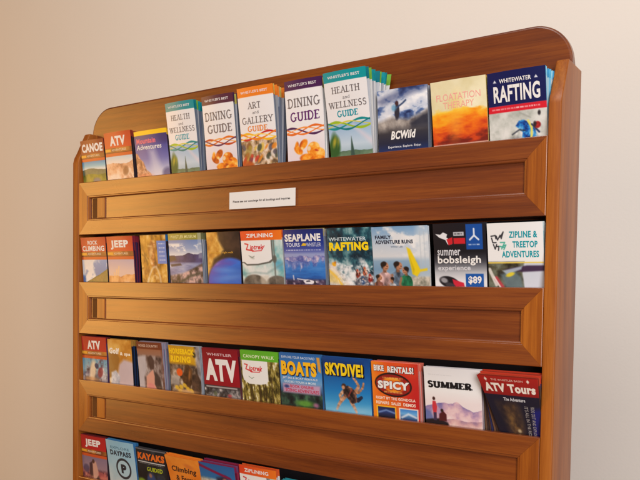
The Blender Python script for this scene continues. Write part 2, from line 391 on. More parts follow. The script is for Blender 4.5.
def grid_mesh(name, P, cols):
    ny, nx = P.shape[:2]; me = bpy.data.meshes.new(name)
    idx = np.arange(ny * nx).reshape(ny, nx)
    q = np.stack([idx[:-1, :-1], idx[1:, :-1], idx[1:, 1:], idx[:-1, 1:]], -1).reshape(-1)
    nf = q.size // 4
    me.vertices.add(ny * nx); me.vertices.foreach_set('co', P.reshape(-1).astype(np.float32))
    me.loops.add(q.size); me.loops.foreach_set('vertex_index', q.astype(np.int32))
    me.polygons.add(nf); me.polygons.foreach_set('loop_start', (np.arange(nf) * 4).astype(np.int32)); 
    me.polygons.foreach_set('use_smooth', np.ones(nf, bool))
    me.update(calc_edges=True)
    at = me.attributes.new('Print', 'FLOAT_COLOR', 'POINT')
    rgba = np.concatenate([cols.reshape(-1, 3), np.ones((ny * nx, 1))], 1)
    at.data.foreach_set('color', rgba.reshape(-1).astype(np.float32))
    return me

def slab_block(name, leaves):
    """many thin leaves behind the cover: (sheet, v_top, thickness, u0, u1, band colour, page colour, band depth)"""
    V, F, K = [], [], []
    for sh, vt, th, u0, u1, cb, cp, bd in leaves:
        vs = [vt, vt + bd, vt + bd + .001] + [.22, .34, .46, .58, .70, .82, .94, 1.06, 1.0 + .085 / sh.H]; cs = [cb, cb] + [cp] * 10
        b = len(V)
        for v, c in zip(vs, cs):
            for u, o in ((u0, -.0003), (u1, -.0003), (u1, -th), (u0, -th)):
                V.append(sh(u, v, o)); K.append(c)
        for r in range(len(vs) - 1):
            for e in range(4):
                F.append((b + 4 * r + e, b + 4 * r + 4 + e, b + 4 * r + 4 + (e + 1) % 4, b + 4 * r + (e + 1) % 4))
        F.append((b + 3, b + 2, b + 1, b))
    me = bpy.data.meshes.new(name); me.from_pydata([tuple(p) for p in V], [], F)
    bm = bmesh.new(); bm.from_mesh(me); bmesh.ops.recalc_face_normals(bm, faces=bm.faces[:]); bm.to_mesh(me); bm.free()
    at = me.attributes.new('Print', 'FLOAT_COLOR', 'POINT')
    rgba = np.concatenate([lin(np.clip(np.array(K, float), 0, 255)), np.ones((len(K), 1))], 1)
    at.data.foreach_set('color', rgba.reshape(-1).astype(np.float32))
    return me

ROWS = ['brochures in the top row', 'brochures in the second row', 'brochures in the third row', 'brochures in the bottom row']
def brochure(row, xc, w, H, lean, roll, th, art, label, band, pages, bandd=.13, curl=.03, taper=0.0, lean2=None, roll2=None, n=9, name='brochure', cat='brochure', rise=0.0, seed=0):
    rnd = random.Random(seed + int(xc * 1000) + row * 7919)
    zl = -row * PITCH
    root = empty(name, (xc, .0145, zl))
    tag(root, label, cat, ROWS[row])
    sh = Sheet(w, H, lean - curl * .5, roll, curl, taper)
    # front cover: fine printed part, then one strip down into the pocket
    U = np.concatenate([art.U, art.U[-1:]], 0); V = np.concatenate([art.V, np.full_like(art.U[-1:], 1 + .085 / H)], 0)
    cols = lin(np.clip(np.concatenate([art.c, art.c[-1:]], 0), 0, 255))
    cover = link('cover', grid_mesh('cover', sh(U, V), cols), COVER, root)
    for (t, u0, v0, u1, v1, col, bold, shear, part, lift, slab, arcv) in art.words:
        oo = 0.0
        if slab is True and all(c in ROMAN for c in t): co, F, oo = roman_mesh(t, .11 + bold * 3.2)
        else: co, F = text_mesh(t, bold, shear)
        if slab == 'rot': u = u0 + co[:, 1] * (u1 - u0); v = v0 + co[:, 0] * (v1 - v0)
        else: u = u0 + co[:, 0] * (u1 - u0); v = v1 - co[:, 1] * (v1 - v0) + arcv * ((co[:, 0] - .5) * 2) ** 2
        me = bpy.data.meshes.new(part); me.from_pydata([tuple(p) for p in sh(u, v, .00022 * lift + oo)], [], F)
        # lettering faces outward
        if len(me.polygons) and sum(p.normal.y * p.area for p in me.polygons) > 0: me.flip_normals()
        link(part, me, ink(col), cover)
    # the stack of copies behind it
    l2 = lean - .03 if lean2 is None else lean2; r2 = roll if roll2 is None else roll2
    leaves = []
    for k in range(n):
        f = k / max(1, n - 1)
        if lean2 is not None and k: f = min(1, max(.04, f + rnd.uniform(-.45, .45) / n))
        s2 = Sheet(w * (1 + rnd.uniform(-.006, .006)), H + rise * f + (rnd.uniform(-.0016, .0012) if k else -.0004), lean - curl * .5 + (l2 - lean) * f, roll + (r2 - roll) * f + rnd.uniform(-.006, .006), curl * (1 - f * .6) + (rnd.uniform(-.02, .03) if k else 0), taper * (1 - f), .0004 + th * f * .94)
        cp = pages[k % len(pages)]; j = rnd.uniform(.9, 1.06)
        cp = tuple(min(255, c * j) for c in cp); cb = band[k % len(band)] if isinstance(band[0], (tuple, list)) else band
        du = rnd.uniform(-.004, .006) if k else 0
        leaves.append((s2, 0.0, th / n * (.72 if lean2 is None else .5) + .0003, du, 1 + du, cb, cp, bandd))
    link('copies', slab_block('copies', leaves), PAGES, root)
    return root

WHITE = (238, 236, 234)
# pages / band colours
PW = [(222, 220, 220), (196, 198, 204), (232, 230, 228), (176, 178, 186)]
PD = [(34, 26, 34), (60, 40, 52), (26, 22, 30), (84, 60, 66)]
PG = [(150, 158, 172), (112, 120, 138), (176, 178, 186), (96, 104, 126)]

def A(w, H, base, seed): return Art(w, H, base, seed)

# ---- shared layouts (families of brochures by one publisher)
def red_banner(w, H, seed, title, bandcol, sub, photo, lines=None, u0=.16, u1=.84):
    a = A(w, H, (150, 70, 35), seed)
    a.grad([(0, np.array(bandcol) * .93), (.3, bandcol)], a.rectm(-.1, -.1, 1.1, .325))
    a.tex(a.rectm(-.1, .325, 1.1, .42), [(0, (120, 62, 30)), (1, (196, 128, 52))], 4)
    a.rect(-.1, .345, .22, .40, (232, 170, 50))
    a.rect(-.1, .42, 1.1, .435, (96, 34, 22)); a.rect(-.1, .435, 1.1, .50, (205, 84, 38))
    photo(a)
    if lines:
        for (t, x0, y0, x1, y1) in lines: a.word(t, x0, y0, x1, y1, WHITE, .03, 0, 'title')
    else: a.word(title, u0, .085, u1, .285, WHITE, .05, 0, 'title')
    a.word(sub, .26, .35, .80, .395, (240, 222, 190), .01, 0, 'subtitle')
    return a

def guide(w, H, seed, band, words, rib, photo, topword=(240, 236, 238)):
    a = A(w, H, (236, 234, 236), seed)
    a.rect(-.1, -.1, 1.1, .118, band)
    a.word("WHISTLER'S BEST", .10, .045, .86, .078, topword, .01, 0, 'header')
    photo(a)
    for k, (c, ph, amp, wd) in enumerate(rib): a.ribbon(.615 + (k % 2) * .012, amp, ph, wd, c, freq=.82, taper=.45)
    for t, u0, v0, u1, v1, col, b in words: a.word(t, u0, v0, u1, v1, col, b, 0, 'title', 1, True)
    return a

GREY = (112, 104, 106)
def ph_canoe(a):
    m = a.rectm(-.1, .50, 1.1, 1.2); a.grad([(.5, (50, 140, 196)), (.60, (120, 188, 214)), (.68, (216, 226, 226))], m)
    a.ridge(.68, .10, 3, [(0, (70, 92, 84)), (.5, (96, 116, 92)), (1, (120, 128, 84))]); a.ridge(.80, .10, 4, [(0, (66, 92, 36)), (.5, (128, 134, 44)), (1, (168, 150, 58))])
    a.ell(.6, .96, .16, .07, (104, 110, 150), 0, .8, 6)
def ph_atv(a):
    m = a.rectm(-.1, .50, 1.1, 1.2); a.grad([(.5, (186, 206, 220)), (.62, (226, 222, 218))], m)
    a.ridge(.64, .16, 4, [(0, (150, 96, 72)), (.4, (222, 170, 136)), (.7, (240, 214, 190)), (1, (196, 128, 96))], (7, 5))
    a.ell(.72, .82, .10, .10, (120, 74, 52), .4, .7, 5); a.ell(.3, .93, .2, .06, (238, 226, 214), 0, .7, 6)
def ph_hill(a):
    m = a.rectm(-.1, .50, 1.1, 1.2); a.grad([(.5, (120, 156, 210)), (.85, (90, 128, 190))], m)
    a.tex(m * np.clip((a.n(3) - .45) * 4 - (a.U - .5) * 1.5, 0, 1), [(0, (212, 218, 226)), (1, (236, 236, 238))], 3)
    a.ridge(1.06, .10, 3, [(0, (66, 78, 50)), (.5, (120, 112, 66)), (1, (150, 128, 76))], slope=-.34)
def ph_jeep(a):
    m = a.rectm(-.1, .50, 1.1, 1.2); a.grad([(.5, (182, 168, 192)), (.75, (216, 190, 186))], m)
    a.ridge(.80, .22, 2.2, [(0, (186, 116, 66)), (.5, (230, 170, 112)), (1, (242, 204, 162))], (8, 3))
    for k in range(4): a.line([(.42 - .1 * k, .66 + .07 * k), (.30 - .06 * k, 1.06)], .05, (244, 196, 130), .6, 4)
def ph_rider(a):
    m = a.rectm(-.1, .50, 1.1, 1.2); a.grad([(.5, (90, 156, 190)), (.75, (150, 186, 200)), (1, (90, 70, 80))], m)
    a.tex(m * np.clip((a.n(5) - .42) * 4, 0, 1), [(0, (40, 38, 60)), (.5, (120, 116, 140)), (1, (214, 214, 216))], 6)
    a.ell(.42, .78, .12, .26, (244, 220, 186), .2, .9, 8); a.ell(.72, .80, .10, .12, (150, 44, 60), .3, .8, 4); a.ell(.58, .66, .08, .06, (30, 46, 90), .6, .9, 3)  # pale first ellipse: lamp glare on the cover, painted into the print
    a.ell(.3, .97, .3, .05, (210, 150, 96), 0, .6, 6)
def ph_jeep2(a):
    m = a.rectm(-.1, .50, 1.1, 1.2); a.grad([(.5, (132, 112, 136)), (.8, (156, 128, 140)), (1, (120, 72, 76))], m)
    a.tex(a.rectm(-.1, .80, 1.1, 1.2, 10), [(0, (60, 36, 50)), (.5, (140, 74, 80)), (1, (206, 128, 112))], 9)
    a.poly([(.42, .62), (.56, .60), (.66, .90), (.48, 1.06), (.34, .92)], (206, 158, 140), 1, 4); a.poly([(.30, .66), (.42, .60), (.42, .98), (.28, .92)], (62, 38, 44), .9, 4)
    a.ell(.46, .60, .05, .05, (80, 50, 44), 0, 1, 3); a.ell(.78, .92, .16, .08, (188, 96, 94), .3, .7, 5); a.ell(.16, .80, .12, .10, (74, 66, 98), 0, .8, 6)

def ph_lakeside(a):
    m = a.rectm(-.1, .60, 1.1, 1.2); a.grad([(.6, (150, 184, 220)), (.85, (196, 214, 230)), (1, (150, 178, 190))], m)
    a.poly([(.60, .62), (1.1, .86), (1.1, .94), (.56, .64)], (232, 214, 224), .6, 9)
    a.ridge(.93, .05, 5, [(0, (72, 100, 80)), (1, (120, 150, 120))])
    for u, h in ((.05, .20), (.16, .25), (.10, .30)):
        a.ell(u, .95 - h * .3, .09, h * .5, (46, 92, 44), .1, 1, 6); a.ell(u + .02, .90 - h * .3, .04, h * .2, (196, 176, 56), .3, .8, 5)
    a.poly([(.53, .76), (.555, .86), (.60, 1.06), (.47, 1.06), (.51, .86)], (56, 84, 76), 1, 2.5)
def ph_food(a):
    m = a.rectm(-.1, .63, 1.1, 1.2); a.grad([(.6, (236, 230, 236)), (1, (226, 214, 222))], m)
    for u, v, ru, rv, rt in ((.30, .86, .13, .045, .6), (.44, .79, .13, .05, -.7), (.26, .80, .05, .05, .2), (.70, .86, .17, .085, -.3), (.86, .92, .15, .07, .3), (.55, .97, .22, .06, .1), (.80, .99, .2, .05, 0)):
        e = a.ellm(u, v, ru, rv, rt, 2.5); a.tex(e, [(0, (166, 62, 14)), (.4, (226, 112, 20)), (.7, (246, 158, 44)), (1, (252, 204, 110))], 6)
    a.ell(.58, .85, .05, .03, (238, 222, 190), .4, .9, 3)
    a.ell(.40, .84, .04, .016, (250, 222, 150), .6, .9, 3); a.ell(.66, .80, .05, .018, (252, 214, 130), 0, .9, 3); a.ell(.78, .88, .05, .012, (196, 60, 34), .3, .9, 2)
def ph_crowd(a):
    m = a.rectm(-.1, .67, 1.1, 1.2); a.tex(m, [(0, (66, 52, 46)), (.35, (150, 120, 84)), (.6, (206, 176, 148)), (1, (240, 228, 214))], 9)
    for k in range(34):
        c = random.Random(k).choice([(206, 54, 44), (232, 140, 40), (84, 80, 96), (236, 226, 216), (58, 70, 60), (150, 120, 40), (120, 40, 60), (224, 190, 80)])
        r = random.Random(k + 90); a.ell(r.random(), .70 + .36 * r.random(), .025 + .035 * r.random(), .02 + .05 * r.random(), c, r.random(), .85, 3)
    a.ell(.14, .98, .2, .06, (196, 82, 30), .2, .8, 4); a.ell(.2, .80, .09, .12, (150, 130, 52), .3, .7, 6)

def tx(t, u0, v0, u1, v1, c, b=.012): return (t, u0, v0, u1, v1, c, b)
def health_words(teal, d=0): return [tx('HEALTH', .17, .175, .83, .255, GREY), tx('and', .42, .285, .58, .325, GREY, 0), tx('WELLNESS', .06, .345, .95, .425, GREY), tx('GUIDE', .25, .450, .74, .53, teal, .03)]
def dining_words(c2): return [tx('DINING', .06, .215, .93, .335, GREY, .014), tx('GUIDE', .12, .385, .90, .505, c2, .024)]

# ============================================================ top row
def go():
    B = brochure
    B(0, .0490, .089, .107, .10, 0, .011, red_banner(.093, .108, 11, 'CANOE', (140, 40, 32), 'ADVENTURES', ph_canoe, None, .06, .95),
      'narrow dark red CANOE brochure at the left end of the top pocket', (120, 40, 34), PD, rise=.002)
    B(0, 0.1471, .097, .117, .11, 0, .012, red_banner(.097, .117, 12, 'ATV', (206, 66, 38), 'ADVENTURES', ph_atv, None, .22, .80),
      'orange-red ATV brochure in the top pocket with pale peach mountains below its title', (150, 50, 36), PD)
    a = A(.111, .109, (40, 56, 150), 13)
    a.grad([(.1, (24, 34, 124)), (.3, (44, 60, 156)), (.6, (92, 104, 184)), (.85, (176, 184, 222)), (1, (216, 208, 224))])
    a.poly([(.42, .42), (.60, .40), (.86, 1.1), (.52, 1.1)], (220, 222, 238), .55, 16)
    a.ell(.95, .95, .16, .12, (44, 60, 130), 0, .8, 8); a.ell(.92, .2, .2, .1, (20, 28, 110), 0, .7, 10)
    m = a.polym([(-.1, .44), (.06, .48), (.14, .60), (.22, .66), (.30, .84), (.42, .92), (.50, 1.1), (-.1, 1.1)], 2.5)
    a.tex(m, [(0, (96, 60, 54)), (.45, (180, 120, 92)), (.7, (226, 176, 146)), (1, (120, 80, 72))], 10)
    a.ell(.2, .99, .28, .06, (232, 140, 104), 0, .7, 6)
    a.rect(-.1, -.1, 1.1, .095, (250, 204, 24))
    a.word('Mountain', .06, .16, .66, .275, (238, 112, 132), .035, .1, 'title'); a.word('Adventures', .05, .30, .82, .405, WHITE, .022, .1, 'title')
    B(0, 0.2641, .111, .109, .12, 0, .004, a, 'blue and lavender Adventures brochure with a yellow strip across its top edge', (236, 190, 30), PD, n=4)
    tealr = [((0, 140, 146), .10, .045, .030), ((158, 190, 40), .60, .045, .034), ((216, 206, 70), .35, .03, .018), ((0, 120, 128), .86, .05, .026)]
    bT = [(0, 140, 150), (0, 120, 132), (120, 176, 60), (0, 146, 156)]
    B(0, 0.3709, .090, .161, .14, .0, .020, guide(.090, .161, 14, (0, 142, 152), health_words((30, 160, 176)), tealr, ph_lakeside),
      'teal-topped health guide booklet standing beside the yellow-edged blue brochure', bT, PG, lean2=.03, roll2=-.035, n=7, name='guide_booklet')
    orr = [((226, 112, 30), .12, .045, .030), ((196, 70, 30), .62, .04, .03), ((240, 160, 70), .36, .03, .02), ((92, 34, 84), .88, .045, .026)]
    bP = [(84, 34, 84), (60, 26, 66), (200, 190, 90), (84, 34, 84)]
    B(0, 0.4839, .092, .162, .12, 0, .013, guide(.092, .162, 15, (82, 32, 62), dining_words((126, 116, 118)), orr, ph_food),
      'plum-topped dining guide booklet with grey title letters between the teal and the orange guide', bP, PG, lean2=.07, roll2=-.015, n=6, name='guide_booklet')
    rr = [((200, 34, 40), .10, .045, .028), ((244, 184, 36), .60, .045, .032), ((236, 132, 36), .85, .045, .034), ((250, 208, 90), .32, .03, .02)]
    bO = [(232, 126, 34), (206, 180, 90), (232, 126, 34), (190, 160, 110)]
    B(0, 0.5931, .097, .165, .135, 0, .026, guide(.097, .165, 16, (236, 128, 34), [tx('ART', .27, .19, .64, .275, GREY), tx('and', .40, .30, .57, .34, GREY, 0), tx('GALLERY', .08, .37, .96, .46, GREY), tx('GUIDE', .22, .485, .78, .56, (232, 136, 56), .026)], rr, ph_crowd),
      'orange-topped art and gallery guide booklet, a thick fanned stack', bO, PG, lean2=-.03, roll2=-.03, n=10, name='guide_booklet')
    orr2 = [((226, 106, 34), .12, .045, .030), ((74, 28, 84), .64, .045, .03), ((240, 150, 70), .36, .03, .02), ((236, 120, 40), .88, .04, .024)]
    B(0, 0.7150, .094, .165, .09, .004, .012, guide(.094, .165, 17, (70, 26, 82), dining_words((96, 36, 110)), orr2, ph_food),
      'deep purple-topped dining guide booklet with purple GUIDE lettering and orange food below', bP, PW, lean2=.07, n=5, name='guide_booklet')
    B(0, .8255, .098, .163, .19, .010, .024, guide(.098, .163, 18, (0, 150, 158), health_words((0, 152, 170)), tealr, ph_lakeside),
      'teal-topped health guide booklet whose copies fan out wide to the right, beside the snowy brochure', bT, PW, lean2=-.08, roll2=-.10, n=11, name='guide_booklet', rise=.004)
    # snowy mountain brochure
    a = A(.106, .117, (196, 202, 216), 19)
    a.tex(a.rectm(-.1, -.1, 1.1, .55), [(0, (30, 44, 90)), (.32, (84, 112, 166)), (.5, (196, 204, 222)), (1, (240, 240, 244))], 4, 4, 1, 1.6)
    a.poly([(-.1, .16), (.5, .02), (1.1, -.06), (1.1, .05), (.5, .16), (.1, .24)], (60, 72, 120), .55, 9)
    a.tex(a.polym([(-.1, .52), (.3, .44), (.62, .50), (1.1, .34), (1.1, .8), (-.1, .8)], 8), [(0, (92, 84, 84)), (.5, (146, 138, 134)), (1, (186, 178, 172))], 8)
    a.poly([(.66, .56), (.9, .44), (1.1, .42), (1.1, .70), (.66, .66)], (40, 42, 58), .9, 8)
    a.ell(.40, .36, .05, .13, (46, 44, 58), .05, 1, 2); a.ell(.40, .23, .035, .035, (70, 40, 44), 0, 1, 2); a.line([(.40, .30), (.52, .24), (.58, .20)], .03, (50, 70, 110), 1, 2); a.ell(.34, .30, .05, .05, (90, 150, 190), 0, .8, 4)
    a.grad([(.58, (110, 106, 106)), (.68, (56, 54, 62)), (.85, (34, 38, 62)), (1, (26, 48, 104))], a.rectm(-.1, .64, 1.1, 1.2, 14))
    a.word('BCWild', .26, .665, .76, .80, WHITE, .04, .22, 'title'); a.word('Experience. Explore. Enjoy.', .20, .90, .86, .945, (226, 228, 236), .012, 0, 'subtitle')
    B(0, 0.9405, .106, .117, .09, 0, .017, a, 'brochure of snowy mountains with white BCWild lettering on dark grey', PG, PG)
    a = A(.105, .115, (238, 226, 180), 20)
    a.tex(np.ones_like(a.U), [(0, (226, 214, 168)), (1, (246, 238, 206))], 3)
    f = np.clip((a.V - .40 + (a.n(4, 4, 1, 2) - .5) * .16) / .55, 0, 1) * a.rectm(-.1, .36, 1.1, 1.2, 6)
    a.mix(np.clip(f * 8, 0, 1), a.ramp(f + (a.n(5, 4, 1, 3) - .5) * .3 + (a.U - .5) * .18, [(0, (250, 206, 66)), (.3, (248, 160, 30)), (.55, (238, 108, 24)), (.8, (204, 66, 26)), (1, (122, 36, 26))]))
    a.ell(.44, .56, .12, .30, (252, 200, 70), .1, .4, 16)
    a.rect(-.1, .965, 1.1, .985, (236, 200, 180), .8)
    a.word('FLOATATION', .10, .20, .90, .30, (246, 170, 160), .0, 0, 'title'); a.word('THERAPY', .22, .325, .78, .42, (246, 176, 156), .0, 0, 'title')
    B(0, 1.0574, .106, .115, .16, .006, .010, a, 'cream to fiery orange floatation brochure with faint pink lettering', (226, 190, 90), [(226, 190, 110), (232, 220, 190), (150, 96, 60)], n=5)
    a = A(.102, .115, (206, 208, 202), 21)
    a.tex(np.ones_like(a.U), [(0, (176, 180, 172)), (.5, (206, 208, 202)), (1, (226, 226, 222))], 7)
    a.rect(-.1, -.1, 1.1, .49, (20, 26, 84)); a.rect(-.1, .49, 1.1, .585, (216, 30, 48)); a.micro(.06, .525, .90, .022, (246, 214, 214))
    a.ell(.87, .645, .025, .035, (52, 46, 50), 0, 1, 2); a.line([(.55, .62), (.72, .70)], .02, (150, 152, 146), .7, 3)
    for k in range(60):
        r = random.Random(k); uu = .42 + .45 * r.random() ** .8; vv = .80 + .26 * r.random()
        a.ell(uu, vv, .015 + .05 * r.random(), .008 + .02 * r.random(), r.choice([(250, 250, 250), (214, 218, 216), (160, 168, 170), (236, 238, 236)]), r.random() * 2, .7, 4)
    a.tex(a.polym([(.46, .80), (.52, .73), (.60, .72), (.72, .78), (.80, .88), (.82, 1.0), (.66, 1.1), (.56, 1.0), (.58, .90)], 2), [(0, (14, 34, 90)), (.45, (26, 84, 170)), (.7, (44, 140, 214)), (1, (150, 200, 230))], 14)
    a.line([(.68, .745), (.735, .84), (.73, .96), (.70, 1.06)], .04, (232, 222, 110), .95, 1.8); a.line([(.74, .80), (.86, .92)], .03, (30, 40, 80), .9, 2)
    a.tex(a.ellm(.835, .815, .055, .05, .3, 2), [(0, (110, 20, 26)), (1, (214, 60, 50))], 16); a.ell(.79, .80, .028, .04, (52, 40, 44), 0, 1, 2); a.line([(.40, .92), (.52, .86), (.62, .88)], .022, (40, 44, 60), .9, 2.5); a.ell(.44, 1.0, .10, .05, (120, 120, 120), 0, .7, 6)
    a.word('WHITEWATER', .21, .105, .76, .165, WHITE, .022, 0, 'subtitle'); a.word('RAFTING', .10, .20, .90, .44, WHITE, .03, 0, 'title')
    for u in (.13, .84): a.poly([(u - .03, .15), (u, .11), (u + .03, .15)], (230, 232, 240))
    B(0, 1.1650, .102, .115, .18, .006, .006, a, 'navy and red RAFTING brochure at the right end of the top pocket', [(90, 180, 216), (150, 206, 226), (60, 150, 196)], [(120, 190, 220), (206, 212, 214), (160, 200, 216)], lean2=-.10, roll2=-.05, n=7)

    # ======================================================== second row
    B(1, .0525, .096, .115, .08, 0, .010, red_banner(.096, .115, 31, '', (196, 50, 38), 'ADVENTURES', ph_hill, [('ROCK', .30, .075, .70, .165, ), ('CLIMBING', .06, .19, .94, .31)]),
      'red-banner ROCK CLIMBING brochure at the left end of the second row', (150, 50, 40), PD)
    B(1, 0.1530, .095, .115, .08, 0, .017, red_banner(.095, .115, 32, 'JEEP', (204, 60, 36), 'ADVENTURES', ph_jeep),
      'orange-red JEEP brochure in the second row with a peach-coloured peak', (150, 40, 60), [(120, 30, 60), (70, 40, 90), (40, 24, 40), (130, 50, 70)])
    a = A(.087, .115, (196, 140, 44), 33)
    a.tex(np.ones_like(a.U), [(0, (120, 82, 26)), (.4, (190, 134, 40)), (.7, (216, 164, 70)), (1, (236, 206, 140))], 4, 5, 1.6, .8)
    a.tex(a.polym([(.30, .30), (.46, .10), (.62, .16), (.56, .42), (.66, .62), (.52, .74), (.36, .60)], 8), [(0, (110, 66, 30)), (.5, (190, 120, 60)), (.75, (226, 176, 120)), (1, (244, 220, 180))], 7)
    a.tex(a.polym([(.10, .70), (.34, .62), (.70, .78), (.92, .74), (1.0, 1.1), (.0, 1.1)], 10) * .7, [(0, (140, 84, 30)), (.6, (206, 150, 60)), (1, (240, 206, 130))], 8)
    a.line([(.20, 1.02), (.32, .82), (.46, .68), (.58, .66), (.66, .76), (.72, .90), (.74, 1.05)], .05, (232, 220, 200), .75, 6); a.line([(.36, .98), (.44, .86), (.54, .84), (.58, .92)], .03, (236, 214, 170), .7, 5)
    for k in range(16):
        r = random.Random(k + 40); a.ell(r.random(), r.random(), .02 + .03 * r.random(), .02 + .05 * r.random(), r.choice([(110, 74, 24), (232, 190, 110), (240, 214, 160), (150, 100, 36)]), r.random() * 3, .6, 4)
    a.ell(.42, .36, .06, .12, (226, 190, 130), .3, .7, 6)
    a.rect(.66, .12, 1.1, .60, (112, 140, 212))
    for k in range(5): a.micro(.73, .17 + .085 * k, .95, .028, (222, 226, 242), .8)
    B(1, 0.2708, .087, .115, .08, -.004, .011, a, 'golden-brown marbled brochure with a small blue tag on its right edge', (40, 110, 170), PD + [(20, 90, 150)])
    a = A(.105, .116, (120, 150, 200), 34)
    a.grad([(.12, (104, 134, 190)), (.30, (146, 166, 206)), (.42, (216, 220, 230))]); a.tex(np.clip((a.n(5, 4, 1, 2) - .55) * 4, 0, 1) * a.rectm(-.1, .2, 1.1, .48, 4), [(0, (220, 224, 232)), (1, (240, 240, 242))], 4)
    a.ridge(.45, .10, 5, [(0, (46, 44, 92)), (.6, (76, 72, 126)), (1, (96, 92, 140))], slope=-.06)
    a.rect(-.1, .60, 1.1, 1.2, (136, 146, 190), 1, 8); a.tex(a.rectm(-.1, .60, 1.1, 1.2, 6), [(0, (104, 112, 160)), (.5, (140, 150, 194)), (1, (186, 192, 216))], 4, 4, .7, 3)
    a.poly([(-.1, .44), (.18, .46), (.22, .54), (-.1, .58)], (66, 54, 56), .9, 4); a.poly([(.02, .62), (.34, .60), (.38, .64), (.05, .67)], (52, 48, 62), .9, 3)
    a.tex(a.polym([(-.1, .86), (.4, .80), (.72, .70), (1.1, .56), (1.1, 1.2), (-.1, 1.2)], 5), [(0, (44, 40, 44)), (.4, (96, 82, 84)), (.7, (156, 134, 136)), (1, (214, 176, 170))], 11)
    a.line([(.28, 1.0), (.6, .86), (.9, .80)], .05, (52, 60, 56), .8, 5)
    a.rect(-.1, -.1, 1.1, .13, (150, 146, 60)); a.rect(.9, -.1, 1.1, .5, (180, 190, 206), .5, 4)
    a.word('WHISTLER MUSEUM', .08, .035, .86, .10, (228, 222, 160), .012, 0, 'title')
    B(1, 0.3768, .105, .116, .09, -.004, .015, a, 'brochure of a blue mountain lake and town under an olive header', (120, 120, 80), PG)
    a = A(.098, .116, (44, 34, 34), 35)
    a.tex(np.ones_like(a.U), [(0, (28, 22, 26)), (1, (70, 50, 44))], 4)
    a.tex(a.polym([(-.1, -.1), (.34, -.1), (.38, .16), (.52, .34), (.42, .44), (.20, .52), (.05, .80), (-.1, 1.0)], 8), [(0, (150, 96, 32)), (.5, (196, 138, 50)), (1, (226, 184, 100))], 6)
    m = a.ellm(.66, .96, .66, .46, -.08, 6); a.mix(m, a.ramp(np.clip(a.U * .75 + (a.V - .5) * .3 + (a.n(3, 3, .6, 2) - .5) * .4, 0, 1), [(0, (170, 120, 200)), (.25, (84, 78, 186)), (.6, (44, 110, 214)), (1, (36, 96, 190))]))
    a.ell(.56, .74, .3, .04, (104, 160, 232), .05, .5, 9); a.ell(.66, .88, .34, .05, (120, 166, 230), -.1, .4, 9)
    a.word('illuminated night walk', .10, .375, .80, .425, (222, 168, 60), .006, 0, 'title')
    B(1, 0.4939, .098, .116, .07, 0, .003, a, 'dark brochure with gold corner and a large glowing blue dome', (40, 34, 40), PD, n=3)
    def ziplining(seed):
        a = A(.113, .115, (206, 216, 214), seed)
        a.tex(np.ones_like(a.U), [(0, (110, 176, 180)), (.4, (190, 214, 212)), (.7, (226, 230, 228)), (1, (240, 240, 240))], 4)
        a.ell(.9, .64, .12, .09, (70, 160, 196), .2, .7, 8); a.line([(-.1, .84), (.3, .78), (.6, .80), (1.1, .56)], .03, (120, 150, 150), .6, 5)
        for c in ((.30, .92), (.86, .94)): a.tex(a.ellm(c[0], c[1] + .10, .30, .20, .1, 3), [(0, (70, 66, 62)), (.6, (112, 106, 98)), (1, (140, 130, 120))], 8)
        a.rect(.44, .84, .64, 1.1, (206, 196, 178), .6, 5); a.line([(.80, .17), (.80, .86)], .035, (110, 116, 112), .9, 2.5); a.ell(.80, .53, .05, .07, (90, 92, 88), 0, .9, 3)
        a.poly([(-.1, .1), (.77, .1), (.77, .55), (.70, .60), (.4, .645), (.12, .65), (.04, .60), (-.1, .60)], (92, 96, 94), 1, 2)
        a.poly([(-.1, .1), (.74, .1), (.74, .53), (.66, .575), (.4, .615), (.12, .62), (.06, .58), (-.1, .58)], (238, 238, 238), 1, 1.5)
        a.mix(a.rectm(-.1, -.1, 1.1, .175), a.ramp(a.U, [(0, (226, 66, 32)), (1, (238, 122, 32))]))
        a.line([(.10, .235), (.18, .25), (.13, .345), (.30, .37)], .026, (214, 44, 56)); a.line([(.28, .38), (.5, .37), (.58, .28)], .018, (214, 44, 56))
        a.ell(.26, .50, .05, .022, (150, 160, 150), .3, .6, 3); a.line([(.18, .46), (.26, .50), (.32, .47)], .012, (120, 130, 126))
        a.word('ZIPLINING', .15, .05, .80, .125, WHITE, .03, 0, 'title'); a.word('iptrek', .22, .255, .56, .375, (214, 44, 56), .03, .25, 'script')
        return a
    B(1, 0.6056, .113, .115, .11, 0, .003, ziplining(36), 'white ZIPLINING brochure with orange band in the second row', (226, 96, 40), PW, n=3)
    a = A(.102, .115, (28, 60, 150), 37)
    a.grad([(0, (20, 38, 112)), (.25, (28, 54, 140)), (.38, (70, 84, 166)), (.45, (150, 160, 206))])
    a.ridge(.50, .20, 5, [(0, (64, 76, 156)), (.35, (130, 132, 190)), (.6, (214, 198, 216)), (1, (240, 234, 240))], (11, 7)); a.ridge(.58, .14, 7, [(0, (50, 80, 160)), (.4, (110, 130, 196)), (.7, (206, 200, 222)), (1, (232, 230, 240))], (12, 8))
    a.mix(np.clip((a.V - .60 + (a.n(9, 4, 1, .5) - .5) * .22) * 9, 0, 1), a.ramp(a.V + (a.n(4, 4, 1, 4) - .5) * .2, [(.58, (74, 140, 214)), (.75, (44, 116, 200)), (.95, (26, 82, 164)), (1.1, (20, 64, 140))]))
    a.rect(-.1, .90, 1.1, 1.2, (60, 52, 84), .8, 5); a.tex(a.rectm(-.1, .92, 1.1, 1.2, 5), [(0, (36, 34, 62)), (.6, (84, 70, 100)), (1, (176, 160, 176))], 14)
